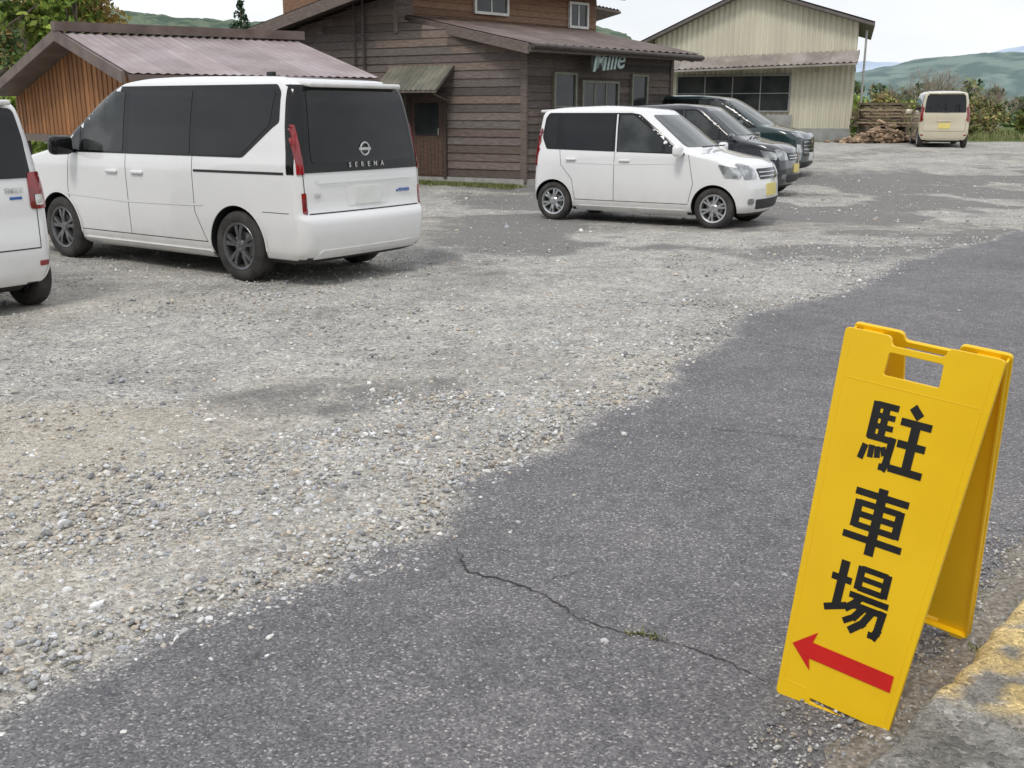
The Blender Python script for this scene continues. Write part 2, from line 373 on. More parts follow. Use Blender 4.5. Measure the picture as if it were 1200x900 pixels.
# ---- kerb and verge strip
def con_mat():
    s=NT('concrete',.92,.25); a,_=s.attr(); d1,c1=s.vor(75); d2,c2=s.vor(210)
    c=s.ramp(c1,[(0,(.17,.165,.155)),(.35,(.30,.295,.28)),(.75,(.40,.39,.37)),(1,(.58,.56,.52))])
    c=s.mix(s.rng(s.noi(26,4,.7),.42,.56),c,s.ramp(c2,[(0,(.22,.215,.20)),(1,(.46,.45,.42))]))
    c=s.mix(1,c,s.ramp(s.noi(6,5,.7),[(.3,(.62,.61,.58)),(.65,(1.15,1.14,1.12))]),'MULTIPLY')
    c=s.mix(1,c,a,'MULTIPLY')
    n=s.bump(d1,.9,.008,inv=True); n=s.bump(s.noi(70,4,.8),.9,.008,n); return s.done(c,n)
con=con_mat()
kerb=empty('concrete_kerb',(K0[0],K0[1],0))
def kerb_seg(s0,s1,i):
    nx=max(2,int((s1-s0)/.02)); 
    prof=[(0,-.03),(-.004,.06),(.002,.10),(.012,.117),(.03,.124)]+[(w,.125) for w in np.arange(.05,.50,.025)]+[(.515,.124),(.533,.112),(.54,.09),(.54,-.03)]
    prof=np.array(prof); ss_=np.linspace(s0,s1,nx); S,T=np.meshgrid(ss_,np.arange(len(prof)),indexing='ij')
    w=prof[T,0]; zz=prof[T,1]
    nA=fbm(S*6+i*9,w*6+4); nB=vnoise(S*31+i,w*31+zz*20); nC=fbm(S*3,w*0+2.)
    zz=zz+((nA-.5)*.020+(nB-.5)*.009)*(T>1)*(T<len(prof)-2)
    w=w+(vnoise(S*14,zz*20+3)-.5)*.018*(T<5)+.08*np.maximum(nC-.55,0)*(T<5)
    Xk=K0[0]+S*kd[0]+w*kn[0]; Yk=K0[1]+S*kd[1]+w*kn[1]; Zk=zz+gh(Xk,Yk)
    Vv=np.stack([Xk,Yk,Zk],-1).reshape(-1,3); m_=len(prof); idx=np.arange(nx*m_).reshape(nx,m_)
    f=np.stack([idx[:-1,:-1],idx[1:,:-1],idx[1:,1:],idx[:-1,1:]],-1).reshape(-1,4)
    sv=S.ravel(); wv=w.ravel()
    yel=ss((fbm(sv*11+2,wv*11)-.34)/.14)*ss((sv-.36)/.10)*(ss((2.2-sv)/.3))
    c=np.ones((len(sv),3))*(1-.35*ss((fbm(sv*14,wv*14)-.5)/.2))[:,None]
    c=c*(1-yel[:,None])+np.array([2.15,1.72,.92])*yel[:,None]
    o=np_mesh('kerb_block_%d'%i,Vv,f,cols=c,mats=[con],smooth=True); attach(o,kerb)
    mb=MB()
    for s_ in (s0,s1):
        q=[(K0[0]+s_*kd[0]+w_*kn[0],K0[1]+s_*kd[1]+w_*kn[1],z_) for w_,z_ in ((0.005,-.03),(.005,.1),(.53,.1),(.53,-.03))]
        mb.add(q,[(0,1,2,3)])
    mb.obj('kerb_end_%d'%i,[con],kerb)
for i,(a,b) in enumerate([(-3,-.9),(-.888,2.5),(2.512,4.5),(4.512,6.5),(6.512,8.5),(8.512,12)]): kerb_seg(a,b,i+1)
sv=np.arange(-.6,12,.03); rows=[]
wn=.08+.12*fbm(sv*2.2,sv*0+4)+.06*vnoise(sv*20,sv*0)
wn*=ss((sv+.6)/.3)
for k,f in enumerate((1,.6,.25,-.03)):
    w=-wn*f if f>0 else np.full_like(sv,.03)
    Pk=K0+sv[:,None]*kd+w[:,None]*kn; rows.append(np.c_[Pk,gh(Pk[:,0],Pk[:,1])+(.006 if k==0 else .008+.010*vnoise(sv*18,sv*0+k))])
V=np.array(rows); n=len(sv); idx=np.arange(4*n).reshape(4,n)
fc=np.stack([idx[:-1,:-1],idx[1:,:-1],idx[1:,1:],idx[:-1,1:]],-1).reshape(-1,4)
np_mesh('dirt_verge',V.reshape(-1,3),fc,mats=[mat('verge_soil',(.14,.12,.095),.95,col2=(.33,.30,.26),nscale=60,ndetail=6,bscale=80,bstr=1,bdist=.01)],smooth=True)
sv=np.r_[rng.uniform(-.5,6,3000),rng.uniform(-.5,1.8,3500)]; wv=-rng.random(len(sv))**1.3*.32
P=K0+sv[:,None]*kd+wv[:,None]*kn
attach(stones('verge_gravel',P,np.clip(rng.lognormal(math.log(.0038),.5,len(P)),.0018,.013),1,PAL*.8,.5,base=gh(P[:,0],P[:,1])+.009),gr_root)

# ---- grass tufts
grass_m=mat('grass_blade',(1,1,1),.7,attr=True)
def tufts(name,C,h,nb,spread,pal):
    n=len(C)*nb; c=np.repeat(C,nb,0); 
    r=rng.normal(0,spread,(n,2)); a=rng.uniform(0,2*np.pi,n); hh=h*rng.uniform(.4,1.2,n); ln=rng.uniform(.2,.9,n)*hh
    bx=c[:,0]+r[:,0]; by=c[:,1]+r[:,1]; bz=c[:,2]
    w=min(.0035+h*.02,.0012+h*.08)
    dx,dy=np.cos(a),np.sin(a)
    p0=np.c_[bx-dy*w,by+dx*w,bz]; p1=np.c_[bx+dy*w,by-dx*w,bz]
    p2=np.c_[bx+dy*w*.7+dx*ln*.4,by-dx*w*.7+dy*ln*.4,bz+hh*.6]; p3=np.c_[bx-dy*w*.7+dx*ln*.4,by+dx*w*.7+dy*ln*.4,bz+hh*.6]
    p4=np.c_[bx+dx*ln,by+dy*ln,bz+hh]
    V=np.stack([p0,p1,p2,p3,p4,p4+1e-4],1).reshape(-1,3); b=np.arange(n)*6
    f=np.concatenate([np.stack([b,b+1,b+2,b+3],1),np.stack([b+3,b+2,b+4,b+5],1)])
    cc=np.array(pal)[rng.choice(len(pal),n)]*rng.uniform(.7,1.2,(n,1))
    return np_mesh(name,V,f,cols=np.repeat(cc,6,0),mats=[grass_m])
GP=[(.11,.16,.035),(.15,.20,.05),(.26,.25,.10),(.08,.13,.03)]
C=[]
for s_ in (-.28,-.25,-.22,-.2,-.15,-.12,-.05,.02,.08,.9,1.5,2.2):
    q=K0+s_*kd-kn*rng.uniform(.0,.07); C.append((q[0],q[1],.012))
C.append((.36,2.79,.006)); C.append((.43,2.765,.006)); C.append((.395,2.775,.006))
tufts('kerb_weeds',np.array(C),.015,24,.014,[(.2,.22,.07),(.34,.31,.14),(.14,.16,.05)])
q=rng.random(2200); wd=fbm(q*9,q*0+2)
C=np.c_[-3.6+q*3.9,23.6-q*1.9-.12-np.abs(rng.normal(0,.22,2200))*(wd*1.6)]; C=C[rng.random(2200)<ss((wd-.25)/.3)]
C=np.c_[C,gh(C[:,0],C[:,1])+.005]
tufts('wall_grass',C,.075,7,.08,GP+[(.32,.30,.13)])
C=np.c_[rng.uniform(13,34,2600),rng.uniform(38,52,2600)]; C=C[(C[:,0]>.36*C[:,1])]; C=np.c_[C,gh(C[:,0],C[:,1])]
tufts('verge_grass',C,.28,8,.22,[(.15,.20,.06),(.22,.25,.09),(.35,.32,.15),(.12,.16,.05)])

# ------------------------------------------------------------------ materials for objects
wood_dark=mat('weathered_wood',(.105,.08,.067),.8,attr=True,col2=(.19,.155,.135),nscale=6,nstretch=(1.2,1.2,14),bscale=9,bstretch=(1,1,10),bstr=.5,bdist=.01)
wood_or=mat('cedar_wood',(.36,.17,.065),.75,attr=True,col2=(.25,.115,.045),nscale=4,nstretch=(5,5,.8))
wood_up=mat('brown_wood',(.25,.14,.08),.75,attr=True,col2=(.15,.085,.052),nscale=6,nstretch=(1,1,12))
roof_br=mat('brown_roof',(.10,.07,.06),.55,col2=(.16,.12,.105),nscale=2.5,attr=True)
roof_pk=mat('faded_metal_roof',(.37,.315,.32),.5,col2=(.27,.215,.215),nscale=1.4,attr=True)
trim_w=mat('white_frame',(.78,.77,.74),.5,col2=(.66,.65,.62),nscale=8)
trim_g=mat('grey_frame',(.28,.28,.27),.5,col2=(.20,.20,.19),nscale=8)
glassb=mat('window_glass',(.02,.024,.026),.05,col2=(.05,.055,.055),nscale=1.2)
cream=mat('cream_cladding',(.68,.65,.51),.5,attr=True,col2=(.59,.56,.435),nscale=.9,nstretch=(2,2,.3))
greym=mat('grey_metal',(.38,.38,.37),.45,col2=(.29,.29,.28),nscale=3,metal=.1)
roofgr=mat('grey_brown_roof',(.20,.175,.16),.5,col2=(.29,.26,.24),nscale=2,attr=True)
found=mat('foundation_concrete',(.42,.41,.385),.9,col2=(.31,.30,.285),nscale=6)
pipe_m=mat('pipe_paint',(.05,.04,.035),.5,col2=(.08,.065,.06),nscale=9)

def V3(p,z): return Vector((p[0],p[1],z))
def planks(mb,p0,d,length,z0,top,nrm,h=.18,shade=(.6,1.3),mi=0,off=0.):
    p0=Vector(p0);d=Vector(d);nrm=Vector(nrm); z=z0
    while z<20:
        tops=[top(length*i/20) for i in range(21)]
        if z>=max(tops): break
        x=0; x_end=length
        while x<x_end-1e-3:
            bl=min(random.uniform(1.6,3.8),x_end-x); c=random.uniform(*shade); tint=random.uniform(.94,1.06)
            col=(c*tint,c,c/tint); x1=x+bl-.004; k=max(1,int(bl/.5)); sag=random.uniform(-.004,.004)
            for i in range(k):
                a=x+(x1-x)*i/k; b=x+(x1-x)*(i+1)/k; ta=min(z+h+.015,top(a)); tb=min(z+h+.015,top(b))
                if ta<=z and tb<=z: continue
                ta=max(ta,z+.001);tb=max(tb,z+.001)
                o0=nrm*(.030+off+sag); o1=nrm*(.006+off)
                A=V3(p0+d*a,z)+V3(o0,0);B=V3(p0+d*b,z)+V3(o0,0);Cc=V3(p0+d*b,tb)+V3(o1,0);D=V3(p0+d*a,ta)+V3(o1,0)
                E=V3(p0+d*a,z);F=V3(p0+d*b,z)
                mb.add([A,B,Cc,D,E,F],[(0,1,2,3),(4,5,1,0)],mi,col)
            x+=bl
        z+=h
def roof_slab(mb,a,b,c,d,th,mi=0,corr=None,amp=.02,mi2=None,col=(1,1,1)):
    a,b,c,d=map(Vector,(a,b,c,d)); mi2=mi if mi2 is None else mi2
    up=Vector((0,0,1))
    n=int((b-a).length/corr)*4 if corr else 1
    pts=[]
    for i in range(n+1):
        t=i/n; off=up*(amp*(math.cos(2*math.pi*i/4)) if corr else 0)
        pts.append((a.lerp(b,t)+off,d.lerp(c,t)+off))
    for i in range(n):
        k=1.0 if not corr else random.Random(i//16).uniform(.86,1.12)
        mb.add([pts[i][0],pts[i+1][0],pts[i+1][1],pts[i][1]],[(0,1,2,3)],mi,(col[0]*k,col[1]*k,col[2]*k))
    q=up*(amp+.012); lo=[p-q for p in (a,b,c,d)]; lo2=[p-q-up*th for p in (a,b,c,d)]
    mb.add(lo+lo2,[(0,1,2,3),(7,6,5,4),(0,4,5,1),(1,5,6,2),(2,6,7,3),(3,7,4,0)],mi2,col)
def window(mb,p,d,nrm,w,z0,z1,mi_f,mi_g,fr=.05,mull=1,rail=0):
    p=Vector(p);d=Vector(d);nrm=Vector(nrm)
    def bx(x0,x1,za,zb,t,mi): 
        mb.box(V3(p+d*x0+nrm*.02,za),V3(d*(x1-x0),0),V3(nrm*t,0),(0,0,zb-za),mi)
    bx(0,w,z0,z1,.03,mi_g)
    bx(-fr,0,z0-fr,z1+fr,.07,mi_f); bx(w,w+fr,z0-fr,z1+fr,.07,mi_f)
    bx(0,w,z0-fr,z0,.07,mi_f); bx(0,w,z1,z1+fr,.07,mi_f)
    for i in range(mull):
        x=w*(i+1)/(mull+1); bx(x-.018,x+.018,z0,z1,.045,mi_f)
    for i in range(rail):
        z=z0+(z1-z0)*(i+1)/(rail+1); bx(0,w,z-.015,z+.015,.04,mi_f)

# ------------------------------------------------------------------ wooden barn
C0=Vector((.27,21.9)); Ld=Vector((-.866,.5)); nL=Vector((-.5,-.866)); Rd=Vector((.707,.707)); nR=Vector((.707,-.707))
barn=empty('wooden_barn_building',(C0.x,C0.y,0))
mb=MB()
topL=lambda d: 2.86+.193*d if d<3.2 else 4.78-.23*d
planks(mb,C0,Ld,7.7,.18,topL,nL,h=.17,shade=(.6,1.3))
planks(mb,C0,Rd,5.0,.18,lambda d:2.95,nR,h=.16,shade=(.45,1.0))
mb.obj('siding',[wood_dark],barn)
mb=MB()
def prism(mb,base,z0,tops,mi=0):
    n=len(base); v=[V3(p,z0) for p in base]+[V3(p,t) for p,t in zip(base,tops)]
    mb.add(v,[tuple(range(n))[::-1],tuple(range(n,2*n))]+[(i,(i+1)%n,n+(i+1)%n,n+i) for i in range(n)],mi)
bk=Vector((-.707,.707))
prism(mb,[C0+Ld*.01+Rd*.01,C0+Rd*4.98,C0+Rd*4.98+bk*3.4,C0+bk*3.4],-.1,[2.9,2.9,3.5,3.5])
prism(mb,[C0+Ld*.02+bk*.01,C0+Ld*3.2,C0+Ld*3.2+bk*1.,C0+bk*1.0],-.1,[2.84,3.4,3.4,2.84])
prism(mb,[C0+Ld*3.2,C0+Ld*7.68,C0+Ld*7.68-nL*9,C0+Ld*3.2-nL*9],-.1,[3.98,2.96,2.96,3.98])
mb.obj('inner_walls',[wood_dark],barn)
mb=MB()
for p,d,l,nr in ((C0,Ld,7.7,nL),(C0,Rd,5.0,nR)):
    mb.box(V3(p,-.1),V3(d*l,0),V3(nr*.06,0),(0,0,.27),0)
mb.obj('foundation',[found],barn)
mb=MB()
mb.box(V3(C0+nL*.0-Ld*.06,0.1),V3(Ld*.14,0),V3(nL*.05,0),(0,0,2.75),0)
mb.box(V3(C0+Ld*3.15,3.2),V3(Ld*.1,0),V3(nL*.05,0),(0,0,.85),0)
mb.box(V3(C0+Rd*4.9,0.1),V3(Rd*.1,0),V3(nR*.05,0),(0,0,2.8),0)
mb.cyl(V3(C0+Ld*4.05+nL*.10,2.45),V3(C0+Ld*4.05+nL*.10,4.0),.03,.03,8,1)
mb.cyl(V3(C0+Ld*4.3+nL*.10,2.45),V3(C0+Ld*4.3+nL*.10,4.0),.022,.022,8,1)
mb.obj('posts_and_pipes',[wood_dark,pipe_m],barn)
mb=MB()
def BR(d,t,z): q=C0+Ld*d+nL*t; return V3(q,z)
roof_slab(mb,BR(8.3,.7,3.05),BR(8.3,-10,3.05),BR(2.4,-10,4.42),BR(2.4,.7,4.42),.06,0,corr=.24,amp=.02,mi2=1)
mb.box(BR(8.3,.66,2.80),V3(-Ld*5.9,1.37),V3(nL*.05,0),(0,0,.25),1)
mb.obj('barn_roof',[roof_br,wood_dark],barn)
mb=MB()
def LR(e,t,z=None): q=C0+Rd*e+bk*t; return V3(q,(2.96+.2*t) if z is None else z)
roof_slab(mb,LR(-.45,-.55),LR(5.35,-.55),LR(5.35,3.35),LR(-.45,3.35),.05,0,corr=.26,amp=.016,mi2=1)
a=LR(-.47,-.57); b=LR(-.47,3.35)
mb.box(a-Vector((0,0,.2)),b-a,V3(-Rd*.04,0),(0,0,.2),1)
a=LR(-.47,-.57); b=LR(5.37,-.57); mb.box(a-Vector((0,0,.16)),b-a,V3(nR*.03,0),(0,0,.14),1)
mb.cyl(LR(-.47,-.66,2.80),LR(5.3,-.66,2.76),.05,.05,10,2)
for e in np.arange(-.3,5.3,.45):
    a=LR(e,-.5); b=LR(e,.3); mb.box(a-Vector((0,0,.19)),b-a,V3(Rd*.06,0),(0,0,.09),1)
mb.obj('lean_to_roof',[roof_br,wood_dark,pipe_m],barn)
mb=MB()
U0=C0+bk*3.3
planks(mb,U0-Rd*.3,Rd,6.3,3.5,lambda d:4.5,nR,h=.15,shade=(.75,1.25),off=.03)
prism(mb,[U0-Rd*.3,U0+Rd*6.0,U0+Rd*6.0+bk*5,U0-Rd*.3+bk*5],2.9,[4.45,4.45,5.2,5.2])
mb.obj('upper_storey',[wood_up],barn)
mb=MB()
def UR(e,t,z): return V3(U0+Rd*e+bk*t,z)
roof_slab(mb,UR(-.8,-.6,4.5),UR(6.5,-.6,4.5),UR(6.5,3,5.6),UR(-.8,3,5.6),.12,0,corr=.26,amp=.016,mi2=1)
mb.obj('upper_roof',[roof_br,wood_dark],barn)
mb=MB()
window(mb,U0+Rd*1.65+nR*.03,Rd,nR,1.0,3.82,4.3,0,1,.06,1)
window(mb,U0+Rd*4.95+nR*.03,Rd,nR,.62,3.68,4.2,0,1,.06,1)
window(mb,C0+Rd*.85,Rd,nR,.62,1.0,2.3,2,1,.05,0,1)
window(mb,C0+Rd*1.75,Rd,nR,1.15,1.0,2.15,2,1,.05,2,1)
window(mb,C0+Rd*3.45,Rd,nR,.5,1.0,2.32,2,1,.05,0,1)
mb.obj('windows',[trim_w,glassb,mat('olive_frame',(.17,.18,.13),.6,col2=(.23,.23,.18),nscale=9)],barn)
mb=MB()
dp=C0+Ld*2.85
mb.box(V3(dp+nL*.03,.16),V3(-Ld*.86,0),V3(nL*.03,0),(0,0,1.72),0,(.75,.6,.55))
for i in range(8):
    mb.box(V3(dp+nL*.06-Ld*(.05+.097*i),.2),V3(-Ld*.088,0),V3(nL*.012,0),(0,0,.75),0,(.75+.1*(i%2),.62,.55))
mb.box(V3(dp+nL*.06-Ld*.12,1.05),V3(-Ld*.62,0),V3(nL*.012,0),(0,0,.68),1)
for a,b,z0,z1 in ((-.08,0,.14,1.95),(.86,.94,.14,1.95),(0,.86,1.88,1.95)):
    mb.box(V3(dp+nL*.03-Ld*a,z0),V3(-Ld*(b-a),0),V3(nL*.07,0),(0,0,z1-z0),0,(.5,.45,.42))
mb.cyl(V3(dp+nL*.1-Ld*.75,1.05),V3(dp+nL*.1-Ld*.75,1.2),.012,.012,8,2)
mb.obj('door',[wood_dark,glassb,greym],barn)
mb=MB()
c0=C0+Ld*3.35
A=V3(c0+nL*.75,1.98);B=V3(c0-Ld*1.65+nL*.75,1.98);Cc=V3(c0-Ld*1.65+nL*.04,2.5);D=V3(c0+nL*.04,2.5)
roof_slab(mb,A,B,Cc,D,.03,0,corr=.12,amp=.01,mi2=1)
for u in (.1,1.5): mb.cyl(V3(c0-Ld*u+nL*.7,1.93),V3(c0-Ld*u+nL*.04,1.75),.02,.02,6,1)
mb.obj('door_canopy',[mat('green_grey_metal',(.12,.12,.095),.6,col2=(.18,.17,.13),nscale=4,attr=True),wood_dark],barn)
mb=MB()
sp=C0+Rd*1.55+nR*.42
mb.box(V3(sp,2.42),V3(Rd*1.0,.06),V3(nR*.03,0),(0,.0,.30),0)
for u in (.2,.75): mb.box(V3(sp+Rd*u+nR*.01,2.6),V3(Rd*.02,0),V3(nR*.02,0),(0,0,.2),0)
mb.obj('name_board',[mat('board_dark',(.07,.08,.075),.7,col2=(.11,.115,.105),nscale=8)],barn)
cu=bpy.data.curves.new('lettering','FONT'); cu.body='Mille'; cu.size=.60; cu.shear=.35; cu.extrude=.012; cu.offset=.004; cu.space_character=.95
lt=bpy.data.objects.new('name_lettering',cu); COL.objects.link(lt); cu.materials.append(mat('pale_teal_paint',(.45,.56,.53),.6,col2=(.36,.46,.43),nscale=9))
yaw=math.atan2(Rd.y,Rd.x); q=sp+nR*.06-Rd*.03
lt.matrix_world=Matrix.Translation((q.x,q.y,2.36))@Matrix.Rotation(yaw,4,'Z')@Matrix.Rotation(math.pi/2,4,'X')@Matrix.Rotation(.10,4,'Z')
attach(lt,barn)

# ------------------------------------------------------------------ left shed
shed=empty('open_shed_building',(-6.5,18,0))
R0=Vector((-8.5,20.3,3.0)); E0=Vector((-6.46,18.0,2.17)); E1=Vector((-2.56,20.4,2.17))
R1=Vector((-4.6,22.7,3.0)); G0=Vector((-11.6,23.7,1.95)); G1=Vector((-7.7,26.1,1.95))
mb=MB()
roof_slab(mb,E0,E1,R1,R0,.05,0,corr=.16,amp=.011,mi2=1)
roof_slab(mb,G1,G0,R0,R1,.05,0,corr=.16,amp=.011,mi2=1)
mb.obj('roof',[roof_pk,roof_br],shed)
mb=MB()
rd=(R1-R0).normalized()
mb.box(R0-rd*.15+Vector((0,0,.0)),R1-R0+rd*.3,(.12,-.12,0),(0,0,.17),0)
for a,b in ((R0,E0),(R0,G0)):
    mb.box(a-rd*.12-Vector((0,0,.17)),b-a,rd*.06,(0,0,.2),0)
mb.box(E0-Vector((0,0,.14)),E1-E0,(.03,-.03,0),(0,0,.1),0)
mb.obj('ridge_and_bargeboards',[roof_br],shed)
mb=MB()
gE=E0+rd*.5; gG=G0+rd*.5; gR=R0+rd*.5
n=64
def topz(t):
    tr=(gR-gE).xy.length/((gR-gE).xy.length+(gG-gR).xy.length)
    return (gE.z+(gR.z-gE.z)*t/tr if t<tr else gR.z+(gG.z-gR.z)*(t-tr)/(1-tr))-.1
for i in range(n):
    t=(i+.0)/n; t2=(i+.96)/n
    a=gE.lerp(gG,t);b=gE.lerp(gG,t2); c=random.uniform(.75,1.2)
    k=.02 if i%2 else 0
    o=Vector((-rd.x*k,-rd.y*k,0)); zb=1.05
    v=[Vector((a.x,a.y,zb))+o,Vector((b.x,b.y,zb))+o,Vector((b.x,b.y,topz(t2)))+o,Vector((a.x,a.y,topz(t)))+o]
    v2=[p+rd*.03 for p in v]
    mb.add(v+v2,[(0,1,2,3),(0,3,7,4),(1,5,6,2)],0,(c,c*.97,c*.94))
mb.obj('cedar_gable',[wood_or],shed)
mb=MB()
a=gE.lerp(gG,.02);b=gE.lerp(gG,1.0)
mb.box((a.x-.04,a.y-.04,.92),(b.x-a.x,b.y-a.y,0),(.1,.1,0),(0,0,.16),0)
for t in (.03,.33,.66,.98):
    a=gE.lerp(gG,t); mb.box((a.x,a.y,-.05),(.12,0,0),(0,.12,0),(0,0,1.1),0)
wE0=E0+Vector((-.35,.40,0))+rd*.5; wE1=E1+Vector((-.35,.40,0))
planks(mb,wE0.xy,rd.xy.normalized(),(wE1-wE0).xy.length,.0,lambda d:2.15,Vector((rd.y,-rd.x)),h=.2,shade=(.6,1.1))
mb.obj('walls_and_posts',[wood_dark],shed)

# ------------------------------------------------------------------ cream shed (right)
cs=empty('cream_metal_building',(12.2,38,.5))
A0=Vector((12.2,38.0)); cd_=Vector((-.93,.367)); cb=Vector((.30,.954)); cn=-Vector((.367,.93))
CL=7.3; pk=3.75; zE0=4.62; zE1=4.2; zP=5.78; GZ=.5
ctop=lambda d: zE0+(zP-zE0)*d/pk if d<pk else zP+(zE1-zP)*(d-pk)/(CL-pk)
mb=MB(); rib=.19; k=int(CL/rib)*4
prev=None
for i in range(k+1):
    d=CL*i/k; o=(.0,.035,.035,.0)[i%4]; p=A0+cd_*d+cn*o
    if prev is not None:
        c=1.0 if (i%4) in (2,) else .92
        mb.add([V3(prev[0],GZ),V3(p,GZ),V3(p,ctop(d)-.02),V3(prev[0],ctop(prev[1])-.02)],[(0,1,2,3)],0,(c,c,c))
    prev=(p,d)
dep=7
prism(mb,[A0-cn*.01,A0+cd_*CL-cn*.01,A0+cd_*CL+cb*dep,A0+cb*dep],0,[zE0-.05,zE1-.05,zE1-.05,zE0-.05])
mb.obj('ribbed_walls',[cream],cs,fix=False)
mb=MB()
def CRp(d,t,z): return V3(A0+cd_*d+cn*t,z) if t>0 else V3(A0+cd_*d-cb*t,z)
r1=(zP-zE0)/pk; r2=(zP-zE1)/(CL-pk)
roof_slab(mb,CRp(-.55,.5,zE0-.55*r1+.1),CRp(-.55,-dep,zE0-.55*r1+.1),CRp(pk,-dep,zP+.1),CRp(pk,.5,zP+.1),.1,0,corr=.3,amp=.02,mi2=1)
roof_slab(mb,CRp(CL+.5,-dep,zE1-.5*r2+.1),CRp(CL+.5,.5,zE1-.5*r2+.1),CRp(pk,.5,zP+.1),CRp(pk,-dep,zP+.1),.1,0,corr=.3,amp=.02,mi2=1)
mb.obj('roof',[roofgr,mat('dark_fascia',(.10,.085,.08),.6,col2=(.14,.125,.115),nscale=4)],cs)
mb=MB()
roof_slab(mb,CRp(-.1,.95,3.22),CRp(CL-.5,.95,3.05),CRp(CL-.5,.05,3.48),CRp(-.1,.05,3.66),.05,0,corr=.22,amp=.03,mi2=0)
for d in np.linspace(.0,CL-.6,6): mb.cyl(CRp(d,.9,3.16),CRp(d,.04,2.95),.025,.025,6,0)
mb.obj('awning',[mat('awning_metal',(.36,.325,.30),.5,col2=(.26,.225,.205),nscale=2,attr=True)],cs)
mb=MB()
window(mb,A0+cd_*6.35+cn*.03,-cd_,cn,4.1,1.6,2.82,0,1,.06,3,1)
mb.box(V3(A0+cd_*0.05+cn*.04,.35),V3(cd_*1.75,0),V3(cn*.03,0),(0,0,.62),2)
mb.box(V3(A0+cd_*2.1+cn*.03,.35),V3(cd_*4.5,0),V3(cn*.04,0),(0,0,1.1),2)
mb.cyl(CRp(-.28,.12,.5),CRp(-.28,.12,4.3),.04,.04,8,2)
mb.obj('window_band_and_base',[trim_g,glassb,greym],cs)

# ------------------------------------------------------------------ timber stack / firewood
log_m=mat('cut_timber',(.26,.205,.15),.85,attr=True,col2=(.17,.13,.10),nscale=8)
ts=empty('timber_stack',(12.9,37,.5)); mb=MB()
for r in range(8):
    for q in range(3):
        c=random.uniform(.6,1.4)
        o=Vector((12.25+random.uniform(-.12,.12),37.0+q*.35,1.05+r*.105))
        ln=1.75+random.uniform(-.2,.2)
        mb.box(o,(ln,.05,0),(0,.3,0),(0,0,.06+random.uniform(0,.02)),0,(c,c*.95,c*.9))
    if r%2==0:
        for xx in (12.5,13.6): mb.box((xx,36.95,1.115+r*.105),(.08,0,0),(0,1.1,0),(0,0,.035),0,(.7,.7,.7))
for xx in (12.4,13.1,13.8): mb.box((xx,36.97,.45),(.12,0,0),(0,1.0,0),(0,0,.6),0,(.5,.5,.5))
mb.obj('stacked_boards',[log_m],ts)
mb=MB()
for i in range(190):
    px=random.gauss(12.75,.55); py=36.2+random.uniform(-.35,.4); pz=.5+abs(random.gauss(0,.26))*max(0,1-abs(px-12.7)/1.3)
    a=random.uniform(0,math.pi); l=random.uniform(.12,.25); r=random.uniform(.03,.07); c=random.uniform(.6,2.6)
    dz=random.uniform(-.06,.06)
    mb.cyl((px-l*math.cos(a),py-l*math.sin(a),pz+.05-dz),(px+l*math.cos(a),py+l*math.sin(a),pz+.06+dz),r,r*.9,7,0,(c,c*.92,c*.82))
mb.obj('firewood_pile',[log_m],ts)

# ------------------------------------------------------------------ foliage
leaf_m=mat('leaf',(1,1,1),.65,attr=True,spec=.3)
bark=mat('bark',(.13,.105,.08),.9,col2=(.2,.17,.14),nscale=12,nstretch=(1,1,.3))
def leaves(name,C,n,size,pal,parent=None,shell=.55):
    C=np.array(C,float); vol=(C[:,3]*C[:,4]*C[:,5])**.67; k=rng.choice(len(C),n,p=vol/vol.sum())
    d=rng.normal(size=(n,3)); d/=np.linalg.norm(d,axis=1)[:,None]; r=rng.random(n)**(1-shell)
    r=np.where(rng.random(n)<.12,r*1.15,r)
    P=C[k,:3]+d*C[k,3:6]*r[:,None]
    a=rng.normal(size=(n,3)); a/=np.linalg.norm(a,axis=1)[:,None]; b=np.cross(a,rng.normal(size=(n,3))); b/=np.linalg.norm(b,axis=1)[:,None]
    s=size*rng.uniform(.6,1.4,(n,1))
    V=np.stack([P-a*s,P+b*s*.55,P+a*s,P-b*s*.55],1).reshape(-1,3)
    f=np.arange(n*4).reshape(-1,4)
    clump=rng.uniform(.65,1.3,len(C))[k]
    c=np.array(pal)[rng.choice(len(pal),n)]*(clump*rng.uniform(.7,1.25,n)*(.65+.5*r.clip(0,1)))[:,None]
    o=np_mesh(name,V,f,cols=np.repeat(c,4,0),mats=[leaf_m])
    if parent: attach(o,parent)
    return o
